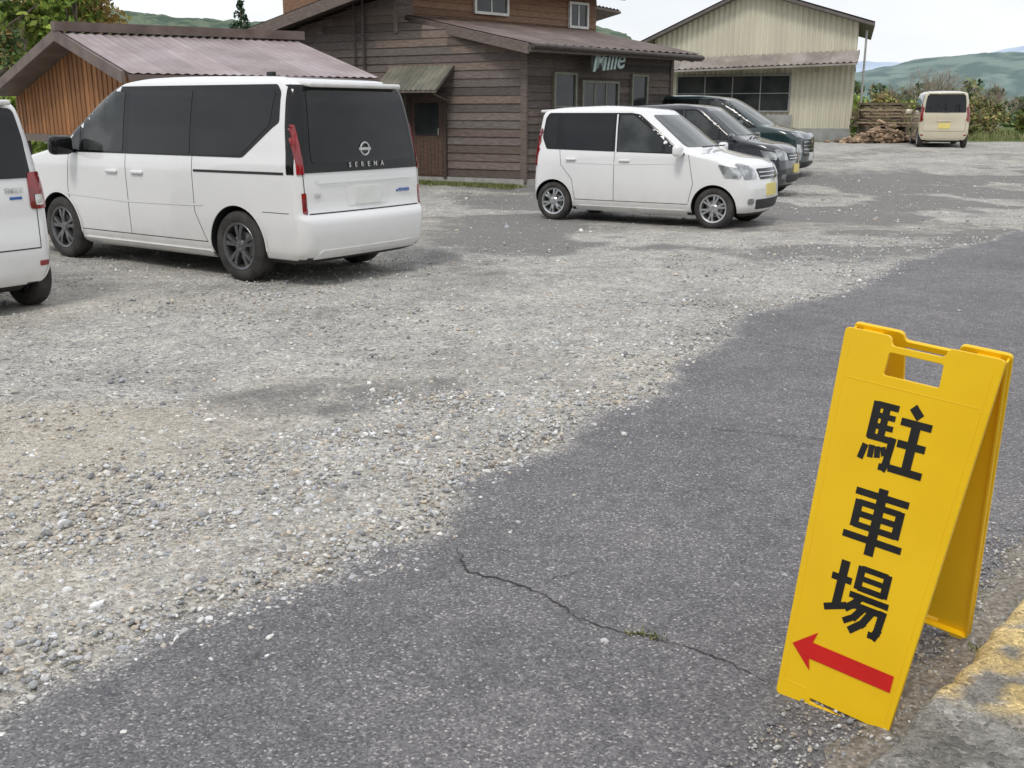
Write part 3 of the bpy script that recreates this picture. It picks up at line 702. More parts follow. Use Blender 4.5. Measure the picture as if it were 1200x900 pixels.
def tree(name,x,y,h,crown,pal,n=5000,size=.1,lean=0,base=None,blobs=26,lo=.3):
    z0=ghf(x,y) if base is None else base
    e=empty(name,(x,y,z0)); mb=MB(); r=h*.022+.03
    def limb(p,q,r0,r1,seg=4,wob=.04):
        pts=[p.lerp(q,i/seg)+Vector((random.gauss(0,1),random.gauss(0,1),0))*wob*(p-q).length*(0<i<seg) for i in range(seg+1)]
        for i in range(seg): mb.cyl(pts[i],pts[i+1],r0+(r1-r0)*i/seg,r0+(r1-r0)*(i+1)/seg,7,0,cap=False)
    b=Vector((x,y,z0-.1)); t=Vector((x+lean,y,z0+h*.85)); limb(b,t,r,r*.25,6,.02)
    C=[]
    for i in range(blobs):
        f=lo+(1-lo)*random.random()**.8; a=random.uniform(0,2*math.pi); rad=crown*math.sin(math.pi*min(1,.15+.8*(f-lo)/(1-lo)))*random.uniform(.35,1)
        c=Vector((x+lean*f+rad*math.cos(a),y+rad*math.sin(a),z0+h*f*.95)); s=crown*random.uniform(.16,.34)
        C.append((c.x,c.y,c.z,s,s,s*.7))
        if i%2==0: limb(b.lerp(t,max(.15,f-.2)),c,r*.35,r*.08,3,.06)
    mb.obj('trunk_and_limbs',[bark],e,smooth=True)
    leaves('crown',C,n,size,pal,e)
    return e
def brighten(pal,k): return [(a*k,b*k,c*k) for a,b,c in pal]  # scales the base colours of a leaf palette
GY=brighten([(.15,.20,.035),(.12,.18,.035),(.20,.235,.05),(.09,.14,.03)],1.9)
GD=brighten([(.035,.065,.02),(.055,.09,.026),(.075,.11,.035)],1.7)
OR=brighten([(.25,.16,.055),(.22,.16,.06),(.18,.18,.06),(.28,.20,.075)],1.6)
tree('broadleaf_tree',-15.4,31,6.4,2.6,GY,7500,.11,blobs=34)
tree('broadleaf_tree',-13.4,33,5.4,1.5,GY+OR[:1],3500,.10)
tree('broadleaf_tree',-14.6,36,6.4,1.9,OR,4500,.10)
tree('broadleaf_tree',-18.5,33,7.5,3.0,GD+GY,6500,.12)
tree('broadleaf_tree',-17.9,46,6.2,1.7,GY+GD,3500,.11)
tree('broadleaf_tree',-20.6,46,8.2,3.0,GD+OR[:1],5000,.13)
tree('shrub',-10.6,25.5,1.6,1.2,GY,2500,.07,lo=.1); tree('shrub',-12.2,26.5,2.0,1.3,GY,2500,.07,lo=.1)
def conifer(x,y,h,r,n):
    z0=ghf(x,y); e=empty('pine_tree',(x,y,z0)); mb=MB(); mb.cyl((x,y,z0-.1),(x,y,z0+h),.14,.02,8,0)
    C=[]
    for i in range(60):
        f=.15+.85*i/60; rr=r*(1-f)*1.1+.05; 
        for k in range(3):
            a=random.uniform(0,6.28); s=rr*random.uniform(.4,.9)
            C.append((x+s*math.cos(a),y+s*math.sin(a),z0+h*f-s*.25,max(.12,rr*.38),max(.12,rr*.38),.14))
            if i%3==0 and k==0: mb.cyl((x,y,z0+h*f),(x+s*math.cos(a),y+s*math.sin(a),z0+h*f-s*.2),.025,.01,5,0)
    mb.obj('trunk_and_limbs',[bark],e); leaves('needles',C,n,.09,[(.025,.055,.027),(.045,.08,.035),(.03,.07,.027)],e)
conifer(-12.5,50,6.0,2.4,9000)
SH=brighten([(.10,.12,.04),(.14,.14,.05),(.20,.16,.07),(.07,.09,.03),(.17,.12,.06)],1.8)
for (x,y,h,c,pal) in [(14.8,42,1.5,1.1,SH),(16.4,44,1.4,1.2,GY),(17.8,42,1.1,1.0,SH),(19.6,45,1.7,1.5,SH),(21.6,43,1.2,1.3,GY+SH),(23.6,46,2.1,1.6,GD+SH),(25.6,48,1.6,1.6,SH),(22.0,52,1.9,1.6,GD+OR),(17.5,50,1.9,1.6,SH+OR),(28.5,50,2.2,2.0,GD+GY),(15.2,48,1.8,1.3,GY)]:
    tree('shrub',x,y,h,c,pal,2300,.075,lo=.08,blobs=26)
def bare(x,y,h):
    z0=ghf(x,y); e=empty('bare_tree',(x,y,z0)); mb=MB()
    def br(p,d,l,r,dep):
        q=p+d*l; mb.cyl(p,q,r,r*.6,5,0,cap=False)
        if dep<=0: return
        for i in range(3 if dep>1 else 4):
            nd=(d+Vector((random.gauss(0,.45),random.gauss(0,.45),random.gauss(.12,.2)))).normalized(); br(p.lerp(q,random.uniform(.55,1)),nd,l*random.uniform(.55,.8),r*.55,dep-1)
    for i in range(5): br(Vector((x+random.gauss(0,.1),y+random.gauss(0,.1),z0)),Vector((random.gauss(0,.28),random.gauss(0,.28),1)).normalized(),h*.36,.04,5)
    mb.obj('branches',[mat('pale_bark',(.36,.31,.25),.9,col2=(.26,.22,.18),nscale=9)],e)
bare(17.4,45,3.2); bare(18.9,47,3.5); bare(22.2,49,2.6)
def belt(name,x0,x1,y,hmin,hmax,n,size,pal,yj=6,zb=None,nb=70):
    C=[]
    for i in range(nb):
        xx=random.uniform(x0,x1); yy=y+random.uniform(-yj,yj); h=random.uniform(hmin,hmax); zz=(ghf(xx,yy) if zb is None else zb)
        for k in range(4):
            s=h*.24; C.append((xx+random.gauss(0,h*.15),yy+random.gauss(0,h*.15),zz+h*(.2+.2*k),s*1.1,s*1.1,s*.8))
    return leaves(name,C,n,size,pal,shell=.6)
belt('distant_tree_belt',20,75,85,2.0,3.8,22000,.22,brighten([(.06,.09,.035),(.09,.12,.05),(.12,.11,.05),(.05,.08,.04)],1.8),10)
belt('distant_tree_belt',50,160,170,9,14,24000,.55,brighten([(.07,.10,.06),(.09,.12,.07),(.10,.11,.07)],1.7),18,nb=80)
belt('distant_tree_belt',-60,-24,62,5,8,18000,.24,brighten([(.04,.07,.025),(.07,.10,.03),(.10,.10,.04)],1.5),6)
belt('distant_tree_belt',-30,34,-16,7,11,24000,.33,[(.03,.05,.02),(.05,.08,.025),(.07,.10,.03)],3,zb=0,nb=60)
def hill(name,x0,x1,y0,y1,hf,col,col2,nscale,amp,nx=260,ny=60,zb=-12):
    xs=np.linspace(x0,x1,nx); ys=np.linspace(y0,y1,ny); X,Y=np.meshgrid(xs,ys); t=(Y-y0)/(y1-y0)
    Z=zb+(np.vectorize(hf)(X)-zb)*ss(t*1.25)+ (fbm(X*amp[1],Y*amp[1])-.5)*amp[0]+(vnoise(X*amp[1]*12,Y*amp[1]*12)-.5)*amp[0]*.25
    idx=np.arange(X.size).reshape(X.shape); f=np.stack([idx[:-1,:-1],idx[:-1,1:],idx[1:,1:],idx[1:,:-1]],-1).reshape(-1,4)
    m=mat(name+'_hazed_forest',col,.95,col2=col2,nscale=nscale,ndetail=8,bscale=nscale*5,bstr=.6,bdist=3,spec=.1,contrast=(.44,.56))  # bluish distance haze is painted into the forest base colours
    return np_mesh(name,np.stack([X.ravel(),Y.ravel(),Z.ravel()],1),f,mats=[m],smooth=True)
hill('hills',-260,40,230,420,lambda x:37+4*math.sin(x*.03+1)-.0005*(x+105)**2,(.085,.125,.095),(.16,.20,.14),.14,(8,.02))
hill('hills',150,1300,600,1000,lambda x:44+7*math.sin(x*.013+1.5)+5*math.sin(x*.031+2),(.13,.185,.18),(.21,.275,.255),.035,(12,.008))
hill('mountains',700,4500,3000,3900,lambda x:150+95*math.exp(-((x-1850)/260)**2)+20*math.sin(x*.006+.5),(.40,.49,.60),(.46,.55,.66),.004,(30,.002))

# ------------------------------------------------------------------ vehicles
white=mat('white_paint',(.81,.81,.81),.25,coat=1,col2=(.76,.76,.755),nscale=1.3,contrast=(.45,.8),dirt=(.42,.39,.34))
cream_p=mat('beige_paint',(.60,.545,.41),.3,coat=1,col2=(.54,.49,.37),nscale=1.5)
darkp=mat('dark_navy_paint',(.03,.034,.042),.2,coat=1,col2=(.04,.044,.052),nscale=1.5)
tealp=mat('dark_teal_paint',(.014,.034,.036),.22,coat=1,col2=(.02,.042,.044),nscale=1.5)
plast=mat('black_plastic',(.016,.016,.017),.55,col2=(.026,.026,.027),nscale=20)
gloss=mat('gloss_black',(.008,.008,.009),.10,col2=(.012,.012,.012),nscale=3,spec=.35)
glass=mat('tinted_glass',(.006,.007,.008),.03,col2=(.010,.011,.012),nscale=2,spec=.42)
glass2=mat('clear_tint_glass',(.018,.022,.022),.03,col2=(.055,.06,.058),nscale=2.6,spec=.45,contrast=(.45,.6))
glass3=mat('windscreen_glass',(.06,.07,.07),.03,col2=(.13,.145,.14),nscale=1.6,spec=.55,contrast=(.4,.65))
seam=mat('panel_gap',(.03,.03,.03),.8,col2=(.045,.045,.045),nscale=9)
redl=mat('tail_lamp',(.30,.006,.010),.12,coat=1,col2=(.14,.004,.006),nscale=9)
headl=mat('head_lamp',(.55,.57,.58),.08,coat=1,metal=.4,col2=(.25,.26,.27),nscale=8,contrast=(.45,.6))
chrome=mat('chrome',(.7,.7,.7),.15,metal=1,col2=(.6,.6,.6),nscale=8)
silverp=mat('badge_silver',(.62,.62,.62),.35,metal=.3,col2=(.55,.55,.55),nscale=8)
silver=mat('alloy_silver',(.55,.56,.57),.28,metal=.8,col2=(.48,.49,.5),nscale=8)
dalloy=mat('alloy_dark',(.13,.13,.135),.35,metal=.7,col2=(.2,.2,.205),nscale=8)
rubber=mat('tyre_rubber',(.022,.021,.021),.85,col2=(.06,.055,.05),nscale=7,bscale=60,bstr=.3,bdist=.003)
platew=mat('plate_white',(.76,.77,.75),.5,col2=(.70,.71,.69),nscale=8)
platey=mat('plate_yellow',(.74,.62,.20),.5,col2=(.68,.57,.18),nscale=8)
bluel=mat('badge_blue',(.03,.12,.42),.3,col2=(.03,.1,.35),nscale=8)

def smooth_keys(K,sub=5,passes=2):
    K=np.array(K,float); n=len(K); t=np.arange(n); T=np.linspace(0,n-1,(n-1)*sub+1)
    A=np.stack([np.interp(T,t,K[:,i]) for i in range(K.shape[1])],1)
    for _ in range(passes):
        B=A.copy(); B[1:-1]=.25*A[:-2]+.5*A[1:-1]+.25*A[2:]; A=B
    return A
def ring(l,xc,hl,sb):
    z,xr,xf,w,rr,rf,br,bf=l; P=[]
    rr=min(rr,w*.8); rf=min(rf,w*.8)
    for i in range(7):
        y=(w-rr)*i/6; P.append((xr+br*(y/w)**2,y))
    bx=xr+br*((w-rr)/w)**2
    for i in range(1,8):
        a=math.pi/2*i/8; P.append((bx+rr*(1-math.cos(a)),w-rr+rr*math.sin(a)))
    xs_=bx+rr; fx=xf-bf*((w-rf)/w)**2; xe=fx-rf
    for i in range(37): P.append((xs_+(xe-xs_)*i/36,w))
    for i in range(1,8):
        a=math.pi/2*i/8; P.append((xe+rf*math.sin(a),w-rf+rf*math.cos(a)))
    for i in range(7):
        y=(w-rf)*(1-i/6); P.append((xf-bf*(y/w)**2,y))
    P=[(x,y*(1-sb*abs((x-xc)/hl)**3)) for x,y in P]
    return P+[(x,-y) for x,y in P[-2:0:-1]]

class Car:
    def __init__(s,name,loc,yaw,keys,paint,wheels,Ra,rdrop=.05,zr0=1.5,sb=.03):
        s.root=empty(name,M=Matrix.Translation(loc)@Matrix.Rotation(yaw,4,'Z')); s.paint=paint
        A=smooth_keys(keys); xr0=A[:,1].min(); xf1=A[:,2].max(); xc=(xr0+xf1)/2; hl=(xf1-xr0)/2; zt=A[-1,0]; s.xc=xc
        rings=[]
        for l in A:
            r=ring(l,xc,hl,sb); k=ss((l[0]-zr0)/(zt-zr0))
            rings.append([(x,y,l[0]-rdrop*k*(((x-xc+.15)/hl)**2)) for x,y in r])
        n=len(rings[0]); V=[p for r in rings for p in r]; F=[]
        for j in range(len(rings)-1):
            for i in range(n): F.append((j*n+i,(j*n+(i+1)%n),(j+1)*n+(i+1)%n,(j+1)*n+i))
        F.append(tuple(range(n))[::-1]); F.append(tuple((len(rings)-1)*n+i for i in range(n)))
        me=bpy.data.meshes.new('body'); me.from_pydata(V,[],F); me.update()
        bm=bmesh.new(); bm.from_mesh(me); bmesh.ops.remove_doubles(bm,verts=bm.verts,dist=.0004); bmesh.ops.recalc_face_normals(bm,faces=bm.faces); bm.to_mesh(me)
        bmesh.ops.triangulate(bm,faces=bm.faces); s.bvh=BVHTree.FromBMesh(bm); bm.free()
        o=bpy.data.objects.new('body',me); COL.objects.link(o)
        mbc=MB()
        for wx,wr,yy in wheels:
            for sg in (1,-1):
                mbc.cyl((wx,sg*(yy-.27),wr),(wx,sg*(yy+.6),wr),Ra,Ra,40)
        cut=mbc.obj('cut',[plast]); md=o.modifiers.new('b','BOOLEAN'); md.operation='DIFFERENCE'; md.object=cut; md.solver='EXACT'
        dg=bpy.context.evaluated_depsgraph_get(); me2=bpy.data.meshes.new_from_object(o.evaluated_get(dg)); o.modifiers.clear(); o.data=me2; bpy.data.objects.remove(cut)
        me2.materials.clear(); me2.materials.append(paint); me2.materials.append(plast)
        for p in me2.polygons:
            c=p.center; idx=0
            for wx,wr,yy in wheels:
                d=math.hypot(c.x-wx,c.z-wr)
                if d<Ra+.003 and (abs(p.normal.y)<.5 or abs(c.y)<yy-.2) and abs(c.y)<yy+.05:
                    rn=(p.normal.x*(c.x-wx)+p.normal.z*(c.z-wr))
                    if rn<0 or abs(c.y)<yy-.2: idx=1
            if p.normal.z<-.7 and c.z<.4: idx=1
            p.material_index=idx; p.use_smooth=True
        bm=bmesh.new(); bm.from_mesh(me2)
        for e in bm.edges:
            if len(e.link_faces)==2 and e.calc_face_angle(0)>.6: e.smooth=False
        bm.to_mesh(me2); bm.free()
        o.parent=s.root; s.body=o
    def par(s,o): o.parent=s.root; return o
    def cast(s,p,face):
        """project a drawing-plane point on to the body; points beyond the silhouette slide inwards"""
        px,pz=p
        for k in range(60):
            if face=='L': o,d=Vector((px,4,pz)),Vector((0,-1,0))
            elif face=='R': o,d=Vector((px,-4,pz)),Vector((0,1,0))
            elif face=='B': o,d=Vector((-6,px,pz)),Vector((1,0,0))
            elif face=='F': o,d=Vector((9,px,pz)),Vector((-1,0,0))
            else: o,d=Vector((px,pz,5)),Vector((0,0,-1))
            h=s.bvh.ray_cast(o,d)
            if h[0] is not None:
                n=h[1] if h[1].dot(d)<0 else -h[1]
                if -n.dot(d)>.10: return h[0],n
                last=(h[0],n)
            c=s.xc if face in 'LR' else 0
            px+= .012*(1 if c>px else -1)
        return last
    def decal(s,poly,face,mt,off=.004,res=.06,name='panel',rnd=0):
        if face=='S':
            s.decal(poly,'L',mt,off,res,name,rnd); return s.decal(poly,'R',mt,off,res,name,rnd)
        if rnd: poly=roundpoly(poly,rnd)
        bm=bmesh.new(); vs=[bm.verts.new((p[0],p[1],0)) for p in poly]; bm.faces.new(vs)
        bmesh.ops.triangulate(bm,faces=bm.faces)
        xs_=[p[0] for p in poly]; ys_=[p[1] for p in poly]
        for ax,lo,hi in ((0,min(xs_),max(xs_)),(1,min(ys_),max(ys_))):
            k=int((hi-lo)/res)
            for i in range(1,k+1):
                co=[0,0,0]; no=[0,0,0]; co[ax]=lo+(hi-lo)*i/(k+1); no[ax]=1
                bmesh.ops.bisect_plane(bm,geom=bm.verts[:]+bm.edges[:]+bm.faces[:],plane_co=co,plane_no=no)
        bmesh.ops.remove_doubles(bm,verts=bm.verts,dist=1e-4)
        low={}
        for v in bm.verts:
            h,n=s.cast((v.co.x,v.co.y),face); low[v]=h-n*.006; v.co=h+n*off
        be=[e for e in bm.edges if e.is_boundary]; lv={}
        for e in be:
            e.smooth=False
            for v in e.verts:
                if v not in lv: lv[v]=bm.verts.new(low[v])
        for e in be:
            a,b=e.verts
            try: bm.faces.new((a,b,lv[b],lv[a]))
            except ValueError: pass
        for f in bm.faces: f.smooth=True
        bmesh.ops.recalc_face_normals(bm,faces=bm.faces)
        dirs={'L':(0,1,0),'R':(0,-1,0),'B':(-1,0,0),'F':(1,0,0),'T':(0,0,1)}[face]
        sm=sum((f.normal.dot(Vector(dirs))*f.calc_area() for f in bm.faces),0)
        if sm<0: bmesh.ops.reverse_faces(bm,faces=bm.faces)
        me=bpy.data.meshes.new(name); bm.to_mesh(me); bm.free(); me.materials.append(mt)
        o=bpy.data.objects.new(name,me); COL.objects.link(o); return s.par(o)
    def line(s,pts,face,mt=None,w=.008,off=.0015,name='seam'):
        if face=='S': s.line(pts,'L',mt,w,off,name); return s.line(pts,'R',mt,w,off,name)
        P=[Vector(p) for p in pts]; Q=[P[0]]
        for a,b in zip(P[:-1],P[1:]):
            k=max(1,int((b-a).length/.06)); Q+=[a.lerp(b,(i+1)/k) for i in range(k)]
        Lp,Rp=strip(Q,w); vs=[];fs=[]
        for a,b in zip(Lp,Rp):
            for q in (a,b):
                h,n=s.cast((q.x,q.y),face); vs.append(h+n*off)
        for i in range(len(Q)-1): fs.append((2*i,2*i+2,2*i+3,2*i+1))
        me=bpy.data.meshes.new(name); me.from_pydata(vs,[],fs); me.materials.append(mt or seam)
        o=bpy.data.objects.new(name,me); COL.objects.link(o); return s.par(o)
    def rbox(s,c,size,mt,r=.03,name='part',rot=None,seg=3):
        bm=bmesh.new(); bmesh.ops.create_cube(bm,size=1); bmesh.ops.scale(bm,vec=size,verts=bm.verts)
        bmesh.ops.bevel(bm,geom=bm.edges[:],offset=r,segments=seg,affect='EDGES',profile=.5)
        for f in bm.faces: f.smooth=True
        if not rot: bmesh.ops.translate(bm,vec=c,verts=bm.verts)
        me=bpy.data.meshes.new(name); bm.to_mesh(me); bm.free(); me.materials.append(mt)
        o=bpy.data.objects.new(name,me); COL.objects.link(o)
        if rot: o.location=c; o.rotation_euler=rot
        return s.par(o)
    def text(s,t,face,p,size,mt,name='lettering',sx=1.0,off=.008):
        cu=bpy.data.curves.new(name,'FONT'); cu.body=t; cu.size=size; cu.extrude=.002; cu.space_character=sx; cu.align_x='CENTER'; cu.offset=size*.015
        cu.materials.append(mt); o=bpy.data.objects.new(name,cu); COL.objects.link(o); h,n=s.cast(p,face)
        if face=='B': R=Matrix.Rotation(-math.pi/2,4,'Z')@Matrix.Rotation(math.pi/2,4,'X')
        elif face=='F': R=Matrix.Rotation(math.pi/2,4,'Z')@Matrix.Rotation(math.pi/2,4,'X')
        elif face=='L': R=Matrix.Rotation(math.pi,4,'Z')@Matrix.Rotation(math.pi/2,4,'X')
        else: R=Matrix.Rotation(math.pi/2,4,'X')
        s.par(o); o.matrix_basis=Matrix.Translation(h+n*off)@R; return o
    def wheel(s,wx,sg,yy,R,rim,wid,style):
        prof=[(rim-.02,-wid+.02),(rim+.004,-wid+.005),(R-.05,-wid),(R-.012,-wid+.012),(R,-wid+.035),(R,-.035),(R-.012,-.012),(R-.05,0),(rim+.02,-.002),(rim+.002,-.012)]
        n=48; V=[];F=[]
        for i in range(n):
            a=2*math.pi*i/n
            for r,y in prof: V.append((r*math.cos(a),y,r*math.sin(a)))
        k=len(prof)
        for i in range(n):
            for j in range(k-1): F.append((i*k+j,i*k+j+1,((i+1)%n)*k+j+1,((i+1)%n)*k+j))
        me=bpy.data.meshes.new('tyre'); me.from_pydata(V,[],F)
        for p in me.polygons: p.use_smooth=True
        me.materials.append(rubber); t=bpy.data.objects.new('tyre',me); COL.objects.link(t)
        mb=MB()
        def lathe(prof,mi):
            V=[];F=[];k=len(prof)
            for i in range(n):
                a=2*math.pi*i/n
                for r,y in prof: V.append((r*math.cos(a),y,r*math.sin(a)))
            for i in range(n):
                for j in range(k-1): F.append((i*k+j,i*k+j+1,((i+1)%n)*k+j+1,((i+1)%n)*k+j))
            mb.add(V,F,mi)
        lathe([(rim+.006,-.008),(rim+.002,-.004),(rim-.016,-.012),(rim-.022,-.03),(rim-.03,-.15)],0)
        lathe([(rim-.02,-.11),(.0,-.11)],1)
        lathe([(rim*.62,-.085),(rim*.62,-.075),(.02,-.075)],2)
        lathe([(.07,-.07),(.065,-.03),(.045,-.016),(.03,-.014),(.0,-.013)],0)
        ns=style['n']
        for i in range(ns):
            a0=2*math.pi*i/ns+.3
            for da in style['da']:
                a=a0+da; ax=Vector((math.cos(a0+da*.2),0,math.sin(a0+da*.2))); bx=Vector((math.cos(a),0,math.sin(a)))
                tx=Vector((-math.sin(a),0,math.cos(a)))
                p0=ax*.045+Vector((0,-.022,0)); p1=bx*(rim-.012)+Vector((0,-.02,0)); w0,w1=style['w']
                pm=(p0+p1)/2+Vector((0,.008,0)); wm=(w0+w1)/2*.8
                V=[]
                for p,w in ((p0,w0),(pm,wm),(p1,w1)):
                    V+= [p-tx*w/2,p+tx*w/2,p+tx*w*.5+Vector((0,-.035,0)),p-tx*w*.5+Vector((0,-.035,0))]
                F=[]
                for q in (0,4): F+= [(q,q+1,q+5,q+4),(q+1,q+2,q+6,q+5),(q+3,q,q+4,q+7),(q+2,q+3,q+7,q+6)]
                mb.add(V,F,style.get('mi',0))
        for i in range(5):
            a=2*math.pi*i/5; mb.cyl((.032*math.cos(a),-.02,.032*math.sin(a)),(.032*math.cos(a),-.009,.032*math.sin(a)),.006,.006,6,2)
        rimo=mb.obj('rim',[style['mat'],plast,greym])
        for o in (t,rimo):
            s.par(o); o.matrix_basis=Matrix.Translation((wx,sg*yy,R))@Matrix.Diagonal((1,sg,1,1))

def minivan(name,loc,yaw,paint,style,badges=True):
    K=[(.20,-.72,3.62,.74,.10,.3,.03,.12),(.24,-.84,3.78,.81,.12,.32,.04,.14),(.31,-.91,3.86,.84,.13,.32,.05,.15),(.50,-.935,3.88,.848,.13,.32,.05,.15),(.60,-.93,3.88,.85,.12,.32,.05,.15),(.66,-.875,3.87,.85,.10,.32,.04,.15),
       (.9,-.865,3.86,.853,.10,.32,.04,.15),(1.0,-.86,3.80,.852,.10,.32,.04,.16),(1.07,-.855,3.66,.845,.10,.32,.04,.18),(1.13,-.85,3.35,.832,.10,.3,.04,.2),(1.18,-.84,3.05,.822,.10,.28,.04,.2),
       (1.4,-.81,2.68,.79,.10,.26,.04,.2),(1.65,-.77,2.26,.745,.10,.24,.04,.18),(1.76,-.745,2.05,.715,.10,.22,.04,.15),(1.81,-.70,1.9,.685,.12,.2,.04,.12),(1.845,-.60,1.6,.63,.15,.2,.03,.1),(1.862,-.4,1.2,.5,.15,.2,.02,.05),(1.87,0,.9,.25,.1,.1,.0,.0)]
    c=Car(name,loc,yaw,K,paint,[(0,.325,.84),(2.87,.325,.84)],.375,rdrop=.05)
    c.decal([(2.82,1.13),(2.60,1.30),(2.02,1.735),(1.85,1.775),(-.50,1.765),(-.565,1.70),(-.575,1.44),(-.50,1.40),(-.12,1.13)],'S',gloss,.003,name='window_surround',rnd=.03)
    c.decal([(2.68,1.16),(2.40,1.16),(2.40,1.40)],'S',glass2,.006,name='quarter_glass',rnd=.02)
    c.decal([(2.34,1.155),(1.66,1.145),(1.66,1.72),(1.98,1.715),(2.34,1.455)],'S',glass2,.006,name='front_door_glass',rnd=.03)
    c.decal([(1.57,1.145),(.62,1.145),(.62,1.73),(1.57,1.73)],'S',glass,.006,name='sliding_door_glass',rnd=.03)
    c.decal([(.53,1.15),(-.09,1.15),(-.45,1.415),(-.50,1.69),(-.46,1.73),(.53,1.73)],'S',glass,.006,name='rear_quarter_glass',rnd=.03)
    c.decal([(-.70,1.0),(-.775,1.0),(-.745,1.40),(-.69,1.74),(-.63,1.76),(-.65,1.40)],'S',gloss,.007,res=.018,name='rear_pillar')
    c.line([(2.60,.34),(2.66,.75),(2.60,1.10),(2.38,1.42)],'S',w=.007); c.line([(1.61,1.12),(1.61,.34)],'S',w=.007); c.line([(.575,1.13),(.575,.62),(.46,.40),(.42,.34)],'S',w=.007)
    c.line([(2.60,.34),(.42,.34)],'S',w=.008); c.line([(.55,1.0),(-.66,1.005)],'S',plast,w=.022,off=.004,name='slide_rail')
    c.line([(-.70,.66),(-.36,.66)],'S',w=.006); c.line([(3.30,.62),(3.38,1.0)],'S',w=.006)
    c.line([(2.7,.70),(1.62,.665),(.6,.68),(.45,.69)],'S',paint,w=.02,off=.004,name='body_crease')
    c.decal([(2.48,.20),(.40,.20),(.40,.265),(2.48,.265)],'S',paint,.02,name='side_skirt')
    for x in (1.84,1.42): 
        for sg in (1,-1): c.rbox((x,sg*.865,.955),(.19,.028,.035),paint,.012,'door_handle')
    c.decal([(-.80,1.01),(.80,1.01),(.77,1.40),(.70,1.755),(-.70,1.755),(-.77,1.40)],'B',gloss,.007,res=.022,name='tailgate_black')
    c.decal([(-.665,1.09),(.665,1.09),(.635,1.40),(.595,1.71),(-.595,1.71),(-.635,1.40)],'B',glass,.012,name='rear_window',rnd=.05)
    for sg in (1,-1):
        c.decal([(sg*.75,1.0),(sg*.805,1.0),(sg*.778,1.42),(sg*.745,1.42)],'B',redl,.013,res=.02,name='tail_lamp')
        c.decal([(sg*.745,.66),(sg*.785,.66),(sg*.785,.84),(sg*.745,.84)],'B',redl,.006,name='reflector',rnd=.01)
    c.line([(-.76,.655),(.76,.655)],'B',w=.012); c.line([(-.755,.655),(-.76,1.0)],'B',w=.008); c.line([(.755,.655),(.76,1.0)],'B',w=.008)
    c.decal([(-.26,.70),(.26,.70),(.28,.90),(-.28,.90)],'B',paint,.004,name='plate_recess',rnd=.02)
    c.decal([(-.17,.71),(.17,.71),(.17,.87),(-.17,.87)],'B',platew,.014,name='number_plate',rnd=.01)
    c.line([(-.62,.93),(.62,.93)],'B',paint,w=.03,off=.014,name='tailgate_ridge')
    c.decal([(-.70,.255),(.70,.255),(.62,.33),(-.62,.33)],'B',paint,.01,name='lower_bumper',rnd=.02)
    h,n=c.cast((0,1.20),'B')
    mb=MB(); 
    for i in range(28):
        a=2*math.pi*i/28;b=2*math.pi*(i+1)/28
        mb.cyl((0,.056*math.cos(a),.056*math.sin(a)),(0,.056*math.cos(b),.056*math.sin(b)),.008,.008,6)
    mb.box((-.006,-.075,-.012),(.012,0,0),(0,.15,0),(0,0,.024))
    em=mb.obj('emblem',[silverp],smooth=False); c.par(em); em.location=h+n*.018
    if badges:
        c.text('SERENA','B',(0,1.045),.062,silverp,sx=2.6,off=.014)
        c.text('e-POWER','B',(-.50,.79),.045,bluel); c.text('XV','B',(.62,.79),.06,silverp)
    c.rbox((-.705,0,1.768),(.18,1.18,.045),paint,.018,'roof_spoiler',rot=(0,-.10,0))
    c.rbox((.35,0,1.885),(.12,.03,.05),gloss,.012,'antenna_fin')
    c.decal([(-.66,1.21),(.66,1.21),(.60,1.50),(.54,1.735),(-.54,1.735),(-.60,1.50)],'F',glass3,.005,name='windscreen',rnd=.06)
    c.decal([(-.50,.50),(.50,.50),(.58,.88),(-.58,.88)],'F',gloss,.006,name='grille',rnd=.04)
    for z in (.58,.66,.74,.82): c.line([(-.5,z),(.5,z)],'F',chrome,w=.014,off=.014,name='grille_bar')
    for sg in (1,-1):
        c.decal([(sg*.50,.90),(sg*.74,.93),(sg*.77,1.02),(sg*.52,.98)],'F',headl,.01,res=.03,name='head_lamp')
        c.decal([(sg*.60,.42),(sg*.72,.42),(sg*.74,.78),(sg*.64,.76)],'F',headl,.008,name='lower_lamp',rnd=.02)
    c.decal([(-.17,.42),(.17,.42),(.17,.58),(-.17,.58)],'F',platew,.02,name='front_plate',rnd=.01)
    c.decal([(-.55,.27),(.55,.27),(.55,.38),(-.55,.38)],'F',plast,.005,name='lower_intake',rnd=.02)
    for sg in (1,-1):
        c.rbox((2.47,sg*1.0,1.20),(.13,.24,.19),paint if paint is not white else gloss,.05,'door_mirror'); c.rbox((2.50,sg*.88,1.14),(.06,.12,.04),gloss,.012,'mirror_arm')
        for wx in (0,2.87): c.wheel(wx,sg,.835,.325,.215,.20,style)
        for wx in (0,2.87):
            pts=[(wx+.39*math.cos(a),.325+.39*math.sin(a)) for a in np.linspace(-.05,math.pi+.05,22)]
            c.line(pts,'L' if sg>0 else 'R',paint,w=.028,off=.006,name='arch_lip')
    return c

